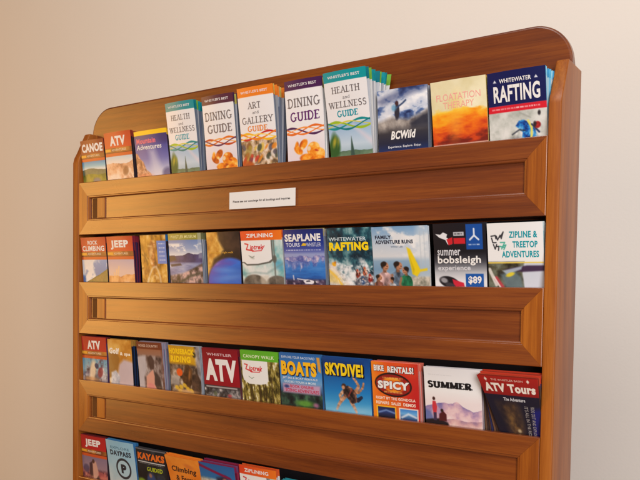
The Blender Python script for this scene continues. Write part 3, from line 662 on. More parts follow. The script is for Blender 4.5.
    a.line([(.30, .895), (.50, .915), (.78, .95)], .022, (226, 224, 232), .95, 1.6); a.poly([(.44, .93), (.54, .905), (.66, .92), (.74, .955), (.66, .99), (.50, .985)], (234, 232, 238), 1, 1.8); a.poly([(.52, .93), (.60, .92), (.62, .945), (.52, .95)], (34, 36, 54), 1, 1.6); a.ell(.73, .965, .02, .04, (30, 28, 40), 0, 1, 1.8)
    a.line([(.44, 1.03), (.74, 1.04)], .03, (206, 200, 210), .9, 2); a.line([(.20, .84), (.21, .91)], .03, (220, 214, 226), .9, 2.5)
    a.micro(.05, .365, .92, .02, (210, 214, 240), .9)
    a.word('SEAPLANE', .04, .085, .93, .22, WHITE, .045, 0, 'title'); a.word('TOURS', .06, .245, .42, .315, (206, 212, 236), .03, 0, 'title'); a.word('WHISTLER', .58, .245, .93, .315, (196, 202, 226), .015, 0, 'subtitle')
    a.poly([(.45, .30), (.50, .25), (.58, .26), (.57, .30)], (236, 190, 40))
    B(1, 0.7175, .102, .115, .12, 0, .014, a, 'deep blue SEAPLANE TOURS brochure with pinkish snow peaks', [(200, 180, 60), (150, 150, 160)], PG)
    a = A(.103, .114, (26, 70, 88), 38)
    a.tex(np.ones_like(a.U), [(0, (14, 36, 50)), (.4, (24, 64, 82)), (.65, (50, 104, 116)), (1, (130, 168, 172))], 7)
    w_ = np.clip((a.V - .60 + (a.n(5, 4) - .5) * .45) * 4, 0, 1); a.tex(w_, [(0, (96, 124, 136)), (.3, (170, 186, 192)), (.6, (222, 226, 228)), (1, (244, 244, 244))], 9)
    a.poly([(-.1, .62), (.08, .62), (.34, .84), (.52, 1.1), (-.1, 1.1)], (226, 206, 190), .6, 8); a.poly([(-.1, .70), (.10, .76), (.24, .88), (.3, .98), (-.1, .94)], (244, 206, 90), .55, 6)
    a.ell(.12, .63, .05, .035, (236, 172, 40), .5, 1, 2.5); a.ell(.15, .60, .022, .02, (206, 120, 40), 0, 1, 2); a.line([(.0, .74), (.16, .86), (.30, 1.02)], .05, (238, 196, 84), .9, 3); a.line([(.05, .70), (.22, .82), (.40, 1.04)], .02, (250, 236, 190), .8, 2.5)
    a.tex(a.polym([(.56, .92), (.66, .80), (.86, .78), (1.05, .84), (1.05, 1.06), (.62, 1.06)], 5), [(0, (40, 50, 66)), (.5, (110, 110, 120)), (1, (226, 220, 214))], 12)
    for u, v, c in ((.66, .76, (196, 66, 44)), (.82, .72, (214, 92, 54)), (.93, .84, (186, 44, 40)), (.77, .88, (52, 84, 130))):
        a.tex(a.ellm(u, v + .05, .05, .06, .2, 3), [(0, np.array(c) * .4), (.5, c), (1, (236, 214, 200))], 16); a.ell(u - .01, v - .015, .026, .028, np.array(c) * .8 + 20, 0, 1, 2.5); a.ell(u, v + .012, .018, .014, (206, 160, 130), 0, .9, 2.5)
    for u0_, v0_, u1_, v1_ in ((.58, .70, .70, .88), (.74, .66, .86, .86), (.86, .74, .99, .80)): a.line([(u0_, v0_), (u1_, v1_)], .014, (30, 34, 44), .9, 2)
    for k in range(70):
        r = random.Random(k + 300); a.ell(.2 + .85 * r.random(), .62 + .42 * r.random(), .006 + .022 * r.random(), .004 + .014 * r.random(), (246, 248, 250), r.random() * 3, .75, 2.5)
    a.word('WHITEWATER', .03, .16, .88, .225, (206, 222, 230), .016, 0, 'subtitle'); a.word('RAFTING', .03, .245, .92, .395, (250, 216, 20), .06, 0, 'title')
    B(1, 0.8299, .103, .114, .13, 0, .004, a, 'dark teal whitewater brochure with bold yellow RAFTING lettering', (30, 60, 76), PG, n=3)
    a = A(.118, .113, (176, 196, 218), 39)
    a.grad([(0, (120, 164, 206)), (.3, (196, 208, 222)), (.5, (216, 218, 222)), (.58, (140, 170, 196)), (.72, (120, 156, 188)), (1, (176, 190, 200))])
    a.tex(np.clip((a.n(4, 4, 1, 1.5) - .46) * 4, 0, 1) * a.rectm(-.1, -.1, 1.1, .5, 8), [(0, (214, 220, 228)), (1, (240, 240, 240))], 4)
    a.rect(.80, -.1, 1.1, 1.2, (216, 222, 226), .5, 10)
    for u in (.86, .93): a.line([(u, .1), (u, .8)], .012, (180, 190, 200), .7, 2)
    a.tex(a.rectm(.60, .84, 1.1, 1.2, 4), [(0, (90, 96, 84)), (1, (216, 206, 190))], 10)
    a.poly([(.62, .35), (.68, .38), (.84, .72), (.96, .70), (.96, .74), (.84, .76), (.78, .84), (.70, .80)], (236, 206, 30), 1, 2.5); a.poly([(.66, .5), (.74, .72), (.72, .80), (.70, .7)], (196, 170, 20), .8, 3)
    a.figure(.44, .57, .50, (112, 134, 158), turn=.4); a.figure(.20, .57, .52, (206, 168, 166), turn=.3); a.figure(.585, .66, .42, (36, 130, 88), turn=-.3); a.figure(.08, .80, .34, (146, 92, 80), turn=.5); a.figure(.33, .84, .3, (206, 206, 210), turn=-.2)
    a.word('FAMILY', .06, .145, .36, .205, (34, 40, 62), .04, 0, 'title'); a.word('ADVENTURE RUNS', .06, .225, .74, .29, (34, 40, 62), .04, 0, 'title'); a.word('WHISTLER', .34, .325, .56, .355, (110, 124, 146), .01, 0, 'subtitle')
    B(1, .9430, .120, .113, .15, 0, .003, a, 'pale sky-blue family brochure with a row of people and a yellow banner', (190, 200, 210), PW, n=3)
    a = A(.103, .115, (26, 24, 30), 40)
    a.grad([(0, (30, 26, 34)), (.45, (26, 24, 30)), (.60, (70, 70, 78)), (.78, (190, 192, 198)), (.92, (232, 232, 236))])
    a.rect(.64, .025, .945, .415, (24, 78, 160))
    a.line([(.79, .10), (.79, .20)], .03, (222, 230, 244)); a.line([(.79, .20), (.71, .265)], .03, (222, 230, 244)); a.line([(.79, .20), (.87, .265)], .03, (222, 230, 244)); a.micro(.68, .33, .91, .02, (206, 218, 240))
    a.poly([(.04, .16), (.14, .175), (.20, .14), (.28, .17), (.26, .22), (.33, .26), (.36, .33), (.28, .33), (.24, .26), (.12, .22)], (232, 232, 236)); a.poly([(.26, .25), (.38, .22), (.38, .32), (.30, .345)], (206, 36, 46))
    a.rect(.40, .14, .60, .20, (190, 190, 196)); a.rect(.40, .235, .62, .325, (206, 36, 46)); a.micro(.42, .16, .58, .02, (40, 40, 46))
    a.ell(.28, .93, .20, .09, (28, 26, 32), .25, 1, 2); a.ell(.18, .90, .07, .04, (206, 206, 212), .3, .7, 3); a.poly([(.34, .88), (.56, .94), (.60, 1.1), (.40, 1.1)], (206, 40, 62), 1, 2); a.ell(.30, .99, .10, .05, (60, 58, 66), .3, 1, 2)
    a.rect(.60, .795, .94, 1.2, (28, 88, 170))
    a.word('summer', .07, .415, .52, .505, (214, 214, 220), .02, 0, 'title'); a.word('bobsleigh', .07, .515, .90, .665, WHITE, .025, 0, 'title'); a.word('experience', .07, .665, .70, .765, (222, 222, 228), .012, 0, 'title')
    a.word("$89", .65, .835, .90, .965, WHITE, .04, 0, 'price')
    B(1, 1.0640, .101, .115, .14, .004, .006, a, 'black summer bobsleigh brochure with a blue 89 price box', (30, 28, 36), PD, n=4)
    a = A(.104, .112, (240, 240, 240), 41)
    a.grad([(.62, (206, 212, 224)), (1, (212, 218, 230))], a.rectm(-.1, .62, 1.1, 1.2))
    a.tex(a.polym([(-.1, .60), (.66, .60), (.62, .78), (.66, 1.1), (-.1, 1.1)], 3), [(0, (44, 40, 34)), (.5, (84, 82, 64)), (1, (120, 126, 110))], 8)
    a.poly([(.22, .80), (.46, .72), (.60, .84), (.64, 1.1), (.36, 1.1)], (110, 132, 140), .8, 6); a.poly([(.30, .72), (.7, .66), (1.1, .66), (1.1, .74), (.62, .76)], (62, 40, 70), .95, 3); a.poly([(.26, .74), (.62, .67), (.60, .72), (.34, .80)], (176, 190, 206), .9, 3)
    a.ell(.40, .80, .08, .03, (226, 206, 60), -.3, 1, 2); a.line([(.02, .72), (.14, .96)], .06, (226, 222, 216), .9, 2.5); a.line([(.14, .86), (.30, 1.06)], .07, (206, 62, 76), .8, 3); a.line([(.10, .84), (.24, 1.04)], .03, (236, 230, 226), .9, 2)
    a.rect(-.1, .605, 1.1, .625, (236, 206, 90))
    for pts in ([(.07, .20), (.15, .19), (.16, .24)], [(.08, .23), (.10, .30), (.16, .30)], [(.17, .20), (.19, .26), (.24, .19)], [(.24, .22), (.30, .14), (.26, .24)], [(.11, .33), (.14, .40), (.17, .33)], [(.17, .36), (.21, .36), (.20, .42)]): a.line(pts, .022, (44, 44, 52), 1, 1.2)
    for pts in ([(.24, .30), (.32, .30), (.26, .40)], [(.28, .36), (.34, .34), (.30, .41)], [(.23, .36), (.31, .38)]): a.line(pts, .022, (70, 176, 156), 1, 1.2)
    TEAL = (0, 156, 170)
    a.word('ZIPLINE &', .40, .135, .90, .235, TEAL, .03, 0, 'title'); a.word('TREETOP', .46, .285, .90, .385, TEAL, .03, 0, 'title'); a.word('ADVENTURES', .26, .435, .92, .535, TEAL, .03, 0, 'title')
    B(1, 1.1675, .099, .112, .15, .003, .010, a, 'white ZIPLINE and TREETOP brochure with teal lettering at the right end of its row', [(170, 206, 206), (206, 214, 216)], [(190, 210, 212), (150, 190, 196), (220, 222, 224)], n=6)

    # ======================================================== third row
    B(2, .0520, .096, .115, .05, 0, .010, red_banner(.096, .115, 51, 'ATV', (186, 30, 34), 'ADVENTURES', ph_rider, None, .25, .78),
      'crimson ATV brochure at the left end of the third row with a rider and painted-on glare', (120, 30, 50), [(90, 60, 100), (60, 40, 80), (120, 90, 130)])
    a = A(.088, .113, (214, 158, 66), 52)
    a.tex(np.ones_like(a.U), [(0, (190, 124, 40)), (.5, (216, 156, 66)), (1, (240, 206, 130))], 3)
    a.ell(.3, .2, .3, .1, (244, 206, 120), 0, .5, 14)
    a.poly([(.02, .30), (.40, .28), (.50, .42), (.40, .70), (.18, .88), (-.1, .92), (-.1, .4)], (140, 96, 44), .7, 10)
    a.poly([(.46, .56), (.66, .44), (.82, .46), (1.1, .50), (1.1, 1.2), (.3, 1.2), (.36, .8)], (206, 192, 206), .92, 10); a.tex(a.polym([(.10, .76), (.30, .70), (.46, .84), (.40, 1.1), (.05, 1.1)], 6), [(0, (150, 156, 176)), (1, (232, 232, 236))], 9)
    a.ell(.06, .94, .06, .06, (244, 238, 226), 0, .8, 5)
    a.word('Golf', .06, .195, .50, .33, (250, 244, 232), .06, .12, 'title'); a.word('& spa', .52, .275, .94, .37, (250, 238, 214), .04, .12, 'title')
    B(2, 0.1522, .088, .113, .07, 0, .016, a, 'golden brochure with white script over a lavender lower half', (190, 140, 60), [(20, 24, 40), (24, 30, 50), (16, 16, 24), (30, 60, 110)])
    a = A(.088, .113, (150, 110, 92), 53)
    a.grad([(.14, (160, 104, 74)), (.34, (156, 120, 104)), (1, (120, 104, 100))])
    a.tex(a.rectm(-.1, .30, 1.1, 1.2, 10), [(0, (60, 46, 44)), (.4, (112, 90, 84)), (.7, (150, 132, 126)), (1, (190, 180, 178))], 6, 4, 1.5, .8)
    a.poly([(-.1, .34), (.34, .30), (.32, .62), (.22, .78), (.22, 1.1), (-.1, 1.1)], (200, 192, 196), .95, 8)
    a.poly([(.40, .34), (.56, .28), (.66, .40), (.62, .58), (.48, .60), (.42, .48)], (78, 56, 52), .9, 5); a.poly([(.62, .62), (.84, .76), (.90, 1.1), (.60, 1.1)], (62, 50, 48), .8, 6)
    a.poly([(.30, .76), (.46, .66), (.58, .60), (.62, .74), (.60, .92), (.74, 1.1), (.26, 1.1)], (226, 164, 142), 1, 4); a.ell(.46, .98, .14, .08, (226, 140, 136), .2, .8, 6)
    a.rect(-.1, -.1, 1.1, .155, (122, 60, 38)); a.rect(.93, -.1, 1.1, 1.2, (120, 70, 60), .5, 3)
    a.word('HORSE COUNTRY', .10, .055, .86, .11, (226, 196, 176), .01, 0, 'title')
    B(2, 0.2640, .088, .113, .11, .004, .018, a, 'narrow brown-topped brochure with a pink hand shape below a horse', [(150, 150, 170), (176, 160, 180)], [(150, 158, 176), (170, 140, 164), (110, 120, 150), (180, 176, 190)])
    a = A(.099, .110, (120, 104, 90), 54)
    a.tex(np.ones_like(a.U), [(0, (62, 48, 40)), (.4, (116, 96, 80)), (.7, (160, 140, 122)), (1, (206, 190, 172))], 8)
    a.rect(-.1, -.1, .86, .40, (214, 160, 26), .9, 7)
    a.ell(.84, .18, .05, .06, (66, 60, 40), 0, .9, 3); a.rect(.9, -.1, 1.1, 1.2, (150, 150, 160), .6, 5)
    a.rect(.02, .66, .30, .86, (196, 190, 184), .7, 6); a.ell(.32, .58, .10, .085, (236, 96, 36), 0, 1, 3)
    a.tex(a.polym([(.40, .72), (.50, .46), (.62, .40), (.74, .50), (.72, .78), (.62, .92), (.46, .92)], 3), [(0, (56, 36, 26)), (1, (110, 76, 46))], 8); a.tex(a.polym([(.72, .60), (.90, .58), (1.0, .74), (.96, 1.1), (.66, 1.1), (.70, .8)], 4), [(0, (50, 38, 34)), (1, (96, 70, 56))], 8)
    a.ell(.64, .62, .03, .12, (170, 110, 60), .2, .8, 3)
    for u, v in ((.2, .92), (.34, .90), (.46, .86), (.56, .93), (.30, .98), (.68, .97)): a.ell(u, v, .07, .045, (232, 190, 60), u, .9, 3)
    a.ell(.5, .99, .3, .04, (226, 176, 120), 0, .8, 5)
    Y = (250, 206, 30)
    a.word('HORSEBACK', .03, .06, .84, .185, Y, .07, .05, 'title'); a.word('RIDING', .05, .22, .72, .36, Y, .07, .05, 'title')
    B(2, 0.3777, .099, .110, .10, 0, .010, a, 'yellow-lettered horseback brochure with brown horse heads, left of the big ATV cover', [(170, 176, 186)], [(160, 168, 182), (190, 194, 200), (130, 138, 150)])
    a = A(.107, .110, (140, 16, 34), 55)
    a.grad([(0, (132, 16, 34)), (.5, (160, 22, 42)), (.76, (150, 18, 36))])
    a.rect(-.1, .775, 1.1, 1.2, (62, 56, 60)); a.tex(a.rectm(-.1, .84, 1.1, 1.2, 4), [(0, (40, 36, 40)), (.4, (96, 96, 98)), (.7, (156, 150, 150)), (1, (216, 210, 206))], 11)
    a.rect(.05, .795, .92, .825, (196, 190, 190), .8); a.ell(.3, .95, .05, .05, (84, 96, 70), 0, .8, 4); a.ell(.7, .97, .05, .03, (190, 60, 70), 0, .8, 4)
    a.word('WHISTLER', .14, .095, .84, .15, (226, 190, 196), .02, 0, 'subtitle'); a.word('ATV', .06, .215, .94, .685, WHITE, .055, 0, 'title')
    B(2, 0.4912, .107, .110, .12, 0, .007, a, 'dark red brochure with the biggest white ATV letters, in the middle of the third row', (120, 20, 36), [(110, 16, 36), (80, 14, 30), (140, 110, 116)])
    a = A(.105, .112, (80, 74, 40), 56)
    a.tex(np.ones_like(a.U), [(0, (40, 36, 20)), (.35, (88, 78, 36)), (.6, (140, 124, 56)), (.8, (186, 170, 100)), (1, (230, 226, 200))], 12, 4, 1.4, .8)
    for k in range(9): r = random.Random(k + 5); u = r.random(); a.line([(u, .5), (u + .03, 1.1)], .018 + .02 * r.random(), (66, 50, 26), .7, 2)
    a.poly([(.03, .15), (.72, .15), (.72, .58), (.66, .64), (.5, .67), (.2, .67), (.06, .60), (.03, .5)], (238, 238, 236), 1, 1.5)
    a.rect(-.1, -.1, 1.1, .20, (96, 176, 44))
    a.line([(.10, .28), (.18, .29), (.13, .375), (.30, .42)], .026, (216, 48, 56)); a.line([(.28, .43), (.5, .42), (.56, .34)], .018, (216, 48, 56)); a.line([(.20, .52), (.28, .56), (.34, .53)], .012, (120, 140, 120))
    a.word('CANOPY WALK', .08, .085, .90, .15, (226, 240, 196), .02, 0, 'title'); a.word('iptrek', .22, .30, .58, .43, (216, 48, 56), .03, .25, 'script')
    B(2, 0.6031, .105, .112, .10, 0, .004, a, 'green-banded CANOPY WALK brochure with white emblem over forest', (84, 150, 46), PD, n=3)
    a = A(.107, .113, (50, 120, 190), 57)
    a.grad([(0, (40, 100, 170)), (.4, (70, 140, 206)), (.55, (110, 160, 206)), (.7, (60, 90, 130)), (.8, (30, 44, 50))])
    a.tex(a.rectm(-.1, .76, 1.1, 1.2, 8), [(0, (16, 26, 30)), (.5, (34, 56, 52)), (1, (70, 110, 84))], 8); a.ell(.58, .94, .2, .06, (96, 156, 60), 0, .9, 6); a.ell(.84, .95, .06, .04, (206, 120, 170), 0, .7, 5)
    a.poly([(.90, .05), (.97, .05), (.99, .34), (.93, .30)], (236, 160, 50), .9, 2.5)
    a.rect(.06, .585, .95, .755, (206, 160, 190), .9, 5); a.word('BOOK ONLINE', .24, .60, .80, .655, (196, 40, 70), .02, 0, 'subtitle'); a.word('SCENIC ADVENTURES', .12, .675, .92, .735, (190, 40, 76), .02, 0, 'subtitle'); a.ell(.15, .64, .06, .03, (40, 60, 120), 0, .9, 3)
    a.word('EXPLORE YOUR BACKYARD', .06, .055, .86, .10, (214, 230, 244), .006, 0, 'subtitle')
    a.word('BOATS', .045, .165, .905, .44, (16, 30, 70), .10, 0, 'title_shadow', 1); a.word('BOATS', .04, .15, .89, .42, (250, 190, 30), .06, 0, 'title', 3)
    a.word('JET SKI & BOAT RENTALS', .06, .455, .90, .50, WHITE, .012, 0, 'subtitle'); a.word('GUIDED TOURS & MORE', .10, .525, .86, .565, (226, 236, 244), .01, 0, 'subtitle')
    B(2, 0.7120, .107, .113, .10, 0, .008, a, 'blue BOATS brochure with bold yellow letters and a pink text box', (50, 110, 170), [(60, 120, 180), (40, 80, 130), (150, 160, 170)], n=5)
    a = A(.110, .112, (30, 110, 180), 58)
    a.grad([(0, (14, 66, 136)), (.25, (16, 84, 158)), (.6, (28, 124, 196)), (1, (90, 180, 226))])
    a.rect(-.1, .06, .88, .345, (16, 44, 96), .55, 7)
    def limb(pts, w0, w1, c):
        for k in range(9):
            f = k / 8; n_ = len(pts) - 1; q = min(int(f * n_), n_ - 1); g = f * n_ - q
            u_ = pts[q][0] * (1 - g) + pts[q + 1][0] * g; v_ = pts[q][1] * (1 - g) + pts[q + 1][1] * g
            a.ell(u_, v_, w0 * (1 - f) + w1 * f, (w0 * (1 - f) + w1 * f) * .95, np.array(c) * (.8 + .4 * (k % 3) / 3), 0, 1, 1.6)
    SK = (204, 150, 116); DK = (58, 42, 42)
    limb([(.70, .58), (.76, .50), (.70, .40), (.66, .36)], .035, .022, SK); limb([(.66, .60), (.74, .62), (.84, .52), (.86, .44)], .034, .02, (190, 134, 100))
    limb([(.60, .72), (.72, .76), (.80, .70)], .05, .03, (36, 44, 66)); limb([(.58, .80), (.64, .90), (.68, .98)], .04, .022, SK)
    limb([(.44, .72), (.36, .80), (.30, .88), (.26, .96)], .042, .024, SK); limb([(.42, .62), (.34, .70), (.36, .78)], .036, .022, (214, 166, 132))
    a.tex(a.polym([(.42, .56), (.52, .50), (.62, .54), (.70, .64), (.70, .80), (.60, .84), (.50, .74), (.42, .70)], 2), [(0, (24, 20, 26)), (.5, (84, 58, 52)), (.8, (160, 110, 84)), (1, (206, 160, 130))], 10)
    a.ell(.44, .52, .05, .05, (70, 46, 40), .4, 1, 2); a.ell(.425, .545, .034, .035, (206, 150, 116), .4, 1, 2); a.line([(.50, .60), (.64, .74)], .03, (30, 26, 30), .9, 2); a.line([(.60, .58), (.52, .70)], .02, (190, 60, 50), .7, 2)
    a.tex(a.rectm(-.1, .88, 1.1, 1.2, 16) * .35, [(0, (120, 190, 226)), (1, (220, 236, 244))], 4, 4, .7, 2)
    a.word('SKYDIVE!', .065, .11, .895, .355, (12, 14, 26), .09, 0, 'title_shadow', 1); a.word('SKYDIVE!', .05, .10, .87, .335, (250, 214, 30), .05, 0, 'title', 3)
    B(2, 0.8269, .110, .112, .14, 0, .008, a, 'sky-blue SKYDIVE brochure showing tumbling jumpers under yellow letters', (20, 80, 150), [(30, 100, 170), (20, 60, 120), (140, 170, 190)], n=4)
    a = A(.101, .110, (214, 62, 34), 59)
    a.mix(np.ones_like(a.U), a.ramp(np.clip(a.U * .7 + a.V * .4 + (a.n(3) - .5) * .25, 0, 1), [(0, (242, 140, 36)), (.4, (228, 84, 34)), (.8, (196, 40, 36)), (1, (196, 36, 36))]))
    a.ell(.24, .92, .5, .3, (246, 170, 30), 0, .5, 30)
    a.ell(.46, .40, .40, .215, (40, 26, 24), .06); a.ell(.46, .40, .365, .185, (150, 34, 28), .06); a.ell(.46, .40, .25, .13, (244, 160, 40), .06, 1, 3); a.rect(.10, .325, .80, .49, (206, 44, 34), .6, 6)
    a.micro(.24, .265, .68, .03, (236, 176, 90)); a.micro(.26, .52, .66, .028, (236, 176, 90))
    a.rect(.07, .795, .50, 1.2, (252, 190, 40)); a.rect(.56, .80, .97, 1.2, (240, 220, 210))
    a.grad([(.8, (30, 36, 70)), (.9, (40, 60, 120)), (1, (24, 26, 40))], a.rectm(.10, .815, .475, 1.2)); a.line([(.12, .92), (.28, .87), (.46, .91)], .03, (120, 150, 206), .9, 3)
    a.grad([(.8, (50, 120, 206)), (.9, (110, 176, 230)), (1, (40, 70, 120))], a.rectm(.585, .82, .945, 1.2)); a.line([(.62, .97), (.76, .90), (.92, .95)], .04, (226, 234, 244), .8, 3)
    a.word('BIKE', .055, .055, .29, .175, (90, 18, 22), .10, 0, 'title_shadow'); a.word('BIKE', .06, .06, .285, .165, WHITE, .05, 0, 'title', 3)
    a.word('RENTALS!', .36, .055, .925, .19, (90, 18, 22), .10, 0, 'title_shadow'); a.word('RENTALS!', .365, .065, .91, .18, WHITE, .05, 0, 'title', 3)
    a.word('SPICY', .115, .325, .825, .495, (120, 18, 20), .09, 0, 'title_shadow'); a.word('SPICY', .13, .335, .81, .48, WHITE, .06, 0, 'title', 3)
    a.word('RIGHT BY THE GONDOLA', .07, .625, .92, .675, (250, 232, 214), .025, 0, 'subtitle'); a.word('REPAIRS  SALES  DEMOS', .07, .71, .92, .765, (250, 232, 214), .03, 0, 'subtitle')
    B(2, 0.9367, .101, .110, .13, .002, .020, a, 'fiery red-orange BIKE RENTALS brochure with a black oval SPICY badge', (230, 120, 100), [(232, 160, 150), (214, 110, 100), (238, 196, 190)])
    a = A(.112, .108, (238, 236, 236), 60)
    a.grad([(0, (228, 226, 228)), (.4, (242, 240, 240)), (.6, (240, 226, 226))])
    a.ridge(.70, .20, 3.5, [(0, (120, 110, 166)), (.35, (196, 160, 186)), (.6, (232, 196, 200)), (1, (244, 226, 224))], (7, 5), slope=-.06); a.ridge(.90, .10, 4, [(0, (150, 120, 150)), (.5, (214, 170, 170)), (1, (236, 206, 196))], (9, 5))
    a.poly([(-.1, .72), (.10, .78), (.16, .92), (.08, 1.1), (-.1, 1.1)], (96, 110, 166), .9, 6); a.poly([(-.1, .96), (.10, .92), (.24, .90), (.40, .96), (.46, 1.1), (-.1, 1.1)], (34, 28, 34), 1, 3)
    a.poly([(.135, .60), (.19, .60), (.215, .70), (.20, .80), (.195, .93), (.15, .93), (.14, .80), (.125, .70)], (206, 56, 66), 1, 1.6); a.ell(.16, .555, .026, .032, (70, 40, 36), 0, 1, 1.6); a.rect(.145, .80, .20, .94, (60, 50, 80), 1, 1.5)
    a.poly([(.25, .82), (.32, .76), (.38, .82), (.38, .94), (.24, .94)], (84, 30, 34), 1, 1.8); a.ell(.30, .755, .026, .03, (50, 32, 30), 0, 1, 1.6)
    a.micro(.08, .125, .5, .012, (190, 190, 194), .6)
    a.word('SUMMER', .06, .235, .86, .365, (26, 22, 26), .065, 0, 'title', 1, True)
    B(2, 1.0557, .112, .108, .13, .005, .010, a, 'white SUMMER brochure with black title and two small hikers on a ridge', (214, 210, 214), [(216, 206, 208), (190, 170, 176), (150, 120, 130)], n=5)
    a = A(.104, .107, (36, 30, 44), 61)
    a.grad([(.34, (30, 26, 46)), (1, (26, 24, 40))]); a.tex(a.polym([(.2, .48), (.56, .42), (.62, 1.1), (.3, 1.1)], 20), [(0, (44, 32, 32)), (.6, (92, 66, 44)), (1, (140, 102, 54))], 8, a=.8)
    a.grad([(.85, (28, 30, 110)), (1, (22, 24, 120))], a.polym([(.84, .55), (1.1, .50), (1.1, 1.1), (.82, 1.1)], 10)); a.ell(.50, .95, .04, .03, (206, 190, 150), 0, .8, 3)
    a.grad([(0, (176, 34, 28)), (.34, (146, 26, 28))], a.rectm(-.1, -.1, 1.1, .325))
    for u in (.13, .84): a.poly([(u - .025, .06), (u, .025), (u + .025, .06), (u, .095)], (240, 226, 214))
    a.word('THE WHISTLER BASIN', .22, .045, .76, .078, (236, 190, 176), .008, 0, 'subtitle'); a.word('ATV Tours', .06, .12, .95, .275, (246, 236, 224), .05, 0, 'title', 1, True)
    a.word('The Adventure', .34, .365, .74, .425, (226, 224, 230), .02, 0, 'subtitle')
    for (x, t) in ((.70, 'IT’S ALL IN THE RIDE'), (.82, 'RIDE OUT AND EXPLORE')):
        a.words.append((t, x, .50, x + .07, 1.04, (168, 160, 158), .0, 0, 'side_text', 1, 'rot', 0))
    B(2, 1.1655, .108, .103, .30, .0, .014, a, 'dark ATV Tours brochure slumping forward at the right end of the third row', [(196, 58, 34), (150, 44, 30), (206, 80, 50)], [(96, 60, 40), (60, 40, 36), (120, 84, 60), (44, 44, 90)], curl=.08, taper=.30, lean2=.16, n=7, rise=.007)

    # ======================================================== bottom row (seen down to the picture's lower edge)
    B(3, .0530, .098, .113, .07, 0, .009, red_banner(.098, .113, 71, 'JEEP', (186, 34, 38), 'ADVENTURES', ph_jeep2, None, .18, .80),
      'crimson JEEP brochure at the left end of the bottom row with a seated figure', (110, 26, 40), PD)
    a = A(.102, .115, (150, 196, 220), 72)
    a.grad([(0, (150, 200, 226)), (.5, (166, 204, 222)), (1, (196, 206, 206))]); a.tex(np.ones_like(a.U) * .3, [(0, (130, 180, 206)), (1, (206, 220, 226))], 3)
    a.ell(.56, .62, .27, .24, (48, 50, 58)); a.ell(.56, .62, .215, .185, (176, 208, 222)); 
    a.word('P', .47, .52, .66, .73, (44, 46, 54), .06, 0, 'emblem'); a.word('EXPLORE', .16, .13, .84, .19, (90, 130, 150), .01, 0, 'subtitle'); a.word('DAYPASS', .13, .22, .88, .34, (52, 62, 74), .05, 0, 'title')
    B(3, 0.1631, .102, .115, .14, 0, .011, a, 'pale blue brochure with a letter P inside a dark ring', (60, 130, 190), [(60, 130, 190), (40, 100, 160), (90, 150, 200)])
    a = A(.103, .108, (26, 30, 36), 73)
    a.tex(np.ones_like(a.U), [(0, (18, 20, 26)), (.6, (34, 40, 46)), (1, (56, 62, 70))], 5)
    a.rect(-.1, .0, 1.1, .03, (110, 110, 116)); a.rect(.05, .30, .95, .325, (206, 206, 206)); a.micro(.10, .34, .9, .018, (150, 150, 150))
    a.ell(.14, .84, .16, .12, (120, 150, 40), .3, 1, 6); a.ell(.46, .76, .15, .20, (50, 70, 116), 0, 1, 7); a.ell(.44, .62, .05, .05, (150, 110, 90), 0, 1, 4); a.ell(.74, .80, .12, .16, (40, 50, 84), 0, .9, 7)
    a.word('KAYAKS', .05, .10, .95, .265, (226, 110, 34), .06, .08, 'title'); a.word('GUIDED', .34, .42, .86, .52, (176, 190, 40), .03, .1, 'subtitle')
    B(3, 0.2708, .103, .108, .12, 0, .007, a, 'black brochure with orange capital letters beside the pale blue one', (60, 60, 66), PD, n=4)
    a = A(.108, .108, (236, 132, 30), 74)
    a.grad([(0, (240, 144, 44)), (.5, (232, 124, 28)), (1, (214, 104, 24))]); a.tex(np.ones_like(a.U) * .35, [(0, (214, 110, 26)), (1, (248, 170, 80))], 4)
    a.tex(a.rectm(-.1, .66, 1.1, 1.2, 6), [(0, (60, 44, 40)), (1, (150, 90, 60))], 8); a.ell(.7, .18, .14, .05, (206, 110, 50), .2, .6, 4)
    a.word('Climbing', .14, .22, .90, .39, (70, 40, 26), .03, .15, 'title'); a.word('& Ferrata', .22, .43, .92, .56, (70, 40, 26), .02, .15, 'title')
    B(3, 0.3831, .108, .106, .20, -.006, .008, a, 'bright orange Climbing and Ferrata brochure drooping forward in the bottom row', (236, 136, 40), [(236, 150, 60), (216, 120, 40)], curl=.06, taper=.10, n=5, rise=.004)
    a = A(.110, .105, (40, 70, 130), 75)
    a.grad([(0, (40, 96, 160)), (.3, (44, 110, 170)), (.6, (90, 120, 140)), (1, (60, 60, 80))])
    a.tex(a.rectm(-.1, .35, .55, 1.2, 8), [(0, (70, 66, 62)), (.5, (170, 160, 140)), (1, (226, 220, 206))], 7); a.poly([(.5, .30), (.75, .22), (.95, .5), (.95, 1.1), (.6, 1.1)], (40, 36, 56), .9, 8); a.ell(.72, .34, .06, .05, (176, 110, 90), 0, 1, 4)
    a.poly([(-.1, .02), (.05, .04), (.86, .24), (.92, .30), (.86, .30), (-.1, .07)], (130, 24, 70), 1, 2.5)
    B(3, 0.4884, .110, .105, .18, .004, .012, a, 'blue brochure with a magenta edge, leaning beside the drooping orange one', [(120, 70, 120), (150, 30, 76)], [(150, 26, 70), (120, 20, 56), (180, 50, 90)], n=5, lean2=.05, rise=.004)
    B(3, 0.6067, .103, .115, .14, .003, .006, ziplining(76), 'white ZIPLINING brochure with orange band at the bottom edge of the picture', (226, 96, 40), PW, n=3)
    a = A(.110, .100, (30, 120, 140), 77)
    a.tex(np.ones_like(a.U), [(0, (24, 60, 76)), (.5, (40, 140, 156)), (1, (150, 206, 210))], 5)
    a.word('BUNGEE', .10, .30, .90, .46, WHITE, .04, 0, 'title')
    B(3, 0.7256, .110, .098, .12, .0, .008, a, 'teal brochure whose top edge just shows at the bottom of the picture', (40, 150, 166), PG, n=4)
go()


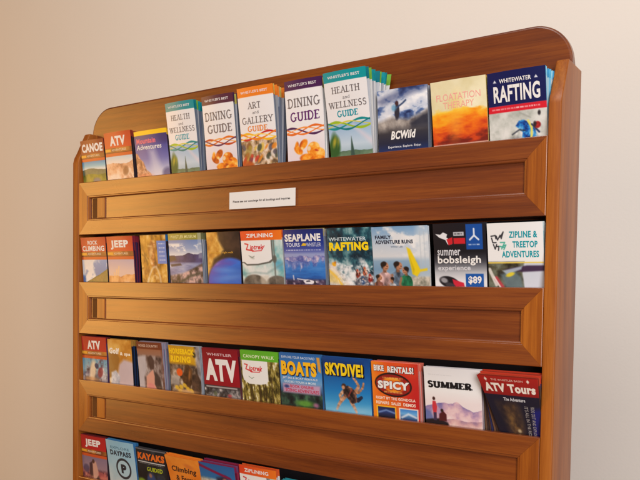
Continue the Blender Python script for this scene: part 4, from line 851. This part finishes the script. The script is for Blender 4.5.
# ------------------------------------------------------------------ the paper notice in the top pocket front
nt = empty('paper_notice', (.604, .0068, -.0922))
tag(nt, 'white paper strip with one line of print on the top pocket front', 'notice')
sheet = link('sheet', box_mesh('sheet', -.0905, .0905, -.0016, -.0010, 0, .0372, 0), PAPER, nt)
co, F = text_mesh('Please see our concierge for all bookings and inquiries', .03, 0.0)
me = bpy.data.meshes.new('lettering'); me.from_pydata([(-.0800 + x * .157, -.0018, .0125 + y * .0062) for x, y in co], [], F)
if sum(p.normal.y * p.area for p in me.polygons) > 0: me.flip_normals()
link('lettering', me, ink((60, 55, 58)), sheet)

# ------------------------------------------------------------------ lamps, camera
def area(name, loc, target, sx, sy, power, col):
    l = bpy.data.lights.new(name, 'AREA'); l.shape = 'RECTANGLE'; l.size = sx; l.size_y = sy; l.energy = power; l.color = col
    o = bpy.data.objects.new(name, l); C.objects.link(o); o.location = loc
    o.rotation_euler = (Vector(target) - Vector(loc)).to_track_quat('-Z', 'Y').to_euler()
    return o
area('window_light', (3.3, -2.7, .35), (.9, .3, -.1), 1.4, 2.3, 108, (1.0, .955, .935))
area('ceiling_light', (1.2, -1.7, 2.2), (.8, .2, -.2), 1.6, .8, 40, (1.0, .965, .93))
area('warm_lamp', (-2.75, -2.3, .05), (.1, 0, -.1), 1.15, 2.2, 50, (1.0, .50, .12))

wd = bpy.data.worlds.new('World'); sc.world = wd; wd.use_nodes = True
bg = wd.node_tree.nodes['Background']; bg.inputs[0].default_value = (1.0, .93, .85, 1); bg.inputs[1].default_value = .065

cam = bpy.data.cameras.new('camera'); co_ = bpy.data.objects.new('camera', cam); C.objects.link(co_)
d = Vector((-0.55385395, 0.8316863, -0.03928988)); R = Vector((0.83194588, 0.55468293, 0.01388882)); Uv = Vector((-0.03334457, 0.02499468, 0.99913133))
M = Matrix((R, Uv, -d)).transposed().to_4x4(); M.translation = Vector((1.591978, -1.247084, -0.260226))
co_.matrix_world = M
cam.sensor_width = 36; cam.lens = 730.7531 / 640 * 36; cam.shift_x = (320 - 318.9764) / 640; cam.shift_y = (314.7019 - 240) / 640
cam.clip_start = .05; cam.clip_end = 60
sc.camera = co_
sc.view_settings.view_transform = 'Standard'; sc.view_settings.look = 'None'; sc.view_settings.exposure = 0; sc.view_settings.gamma = 1
sc.cycles.use_denoising = True
sc.cycles.max_bounces = 6
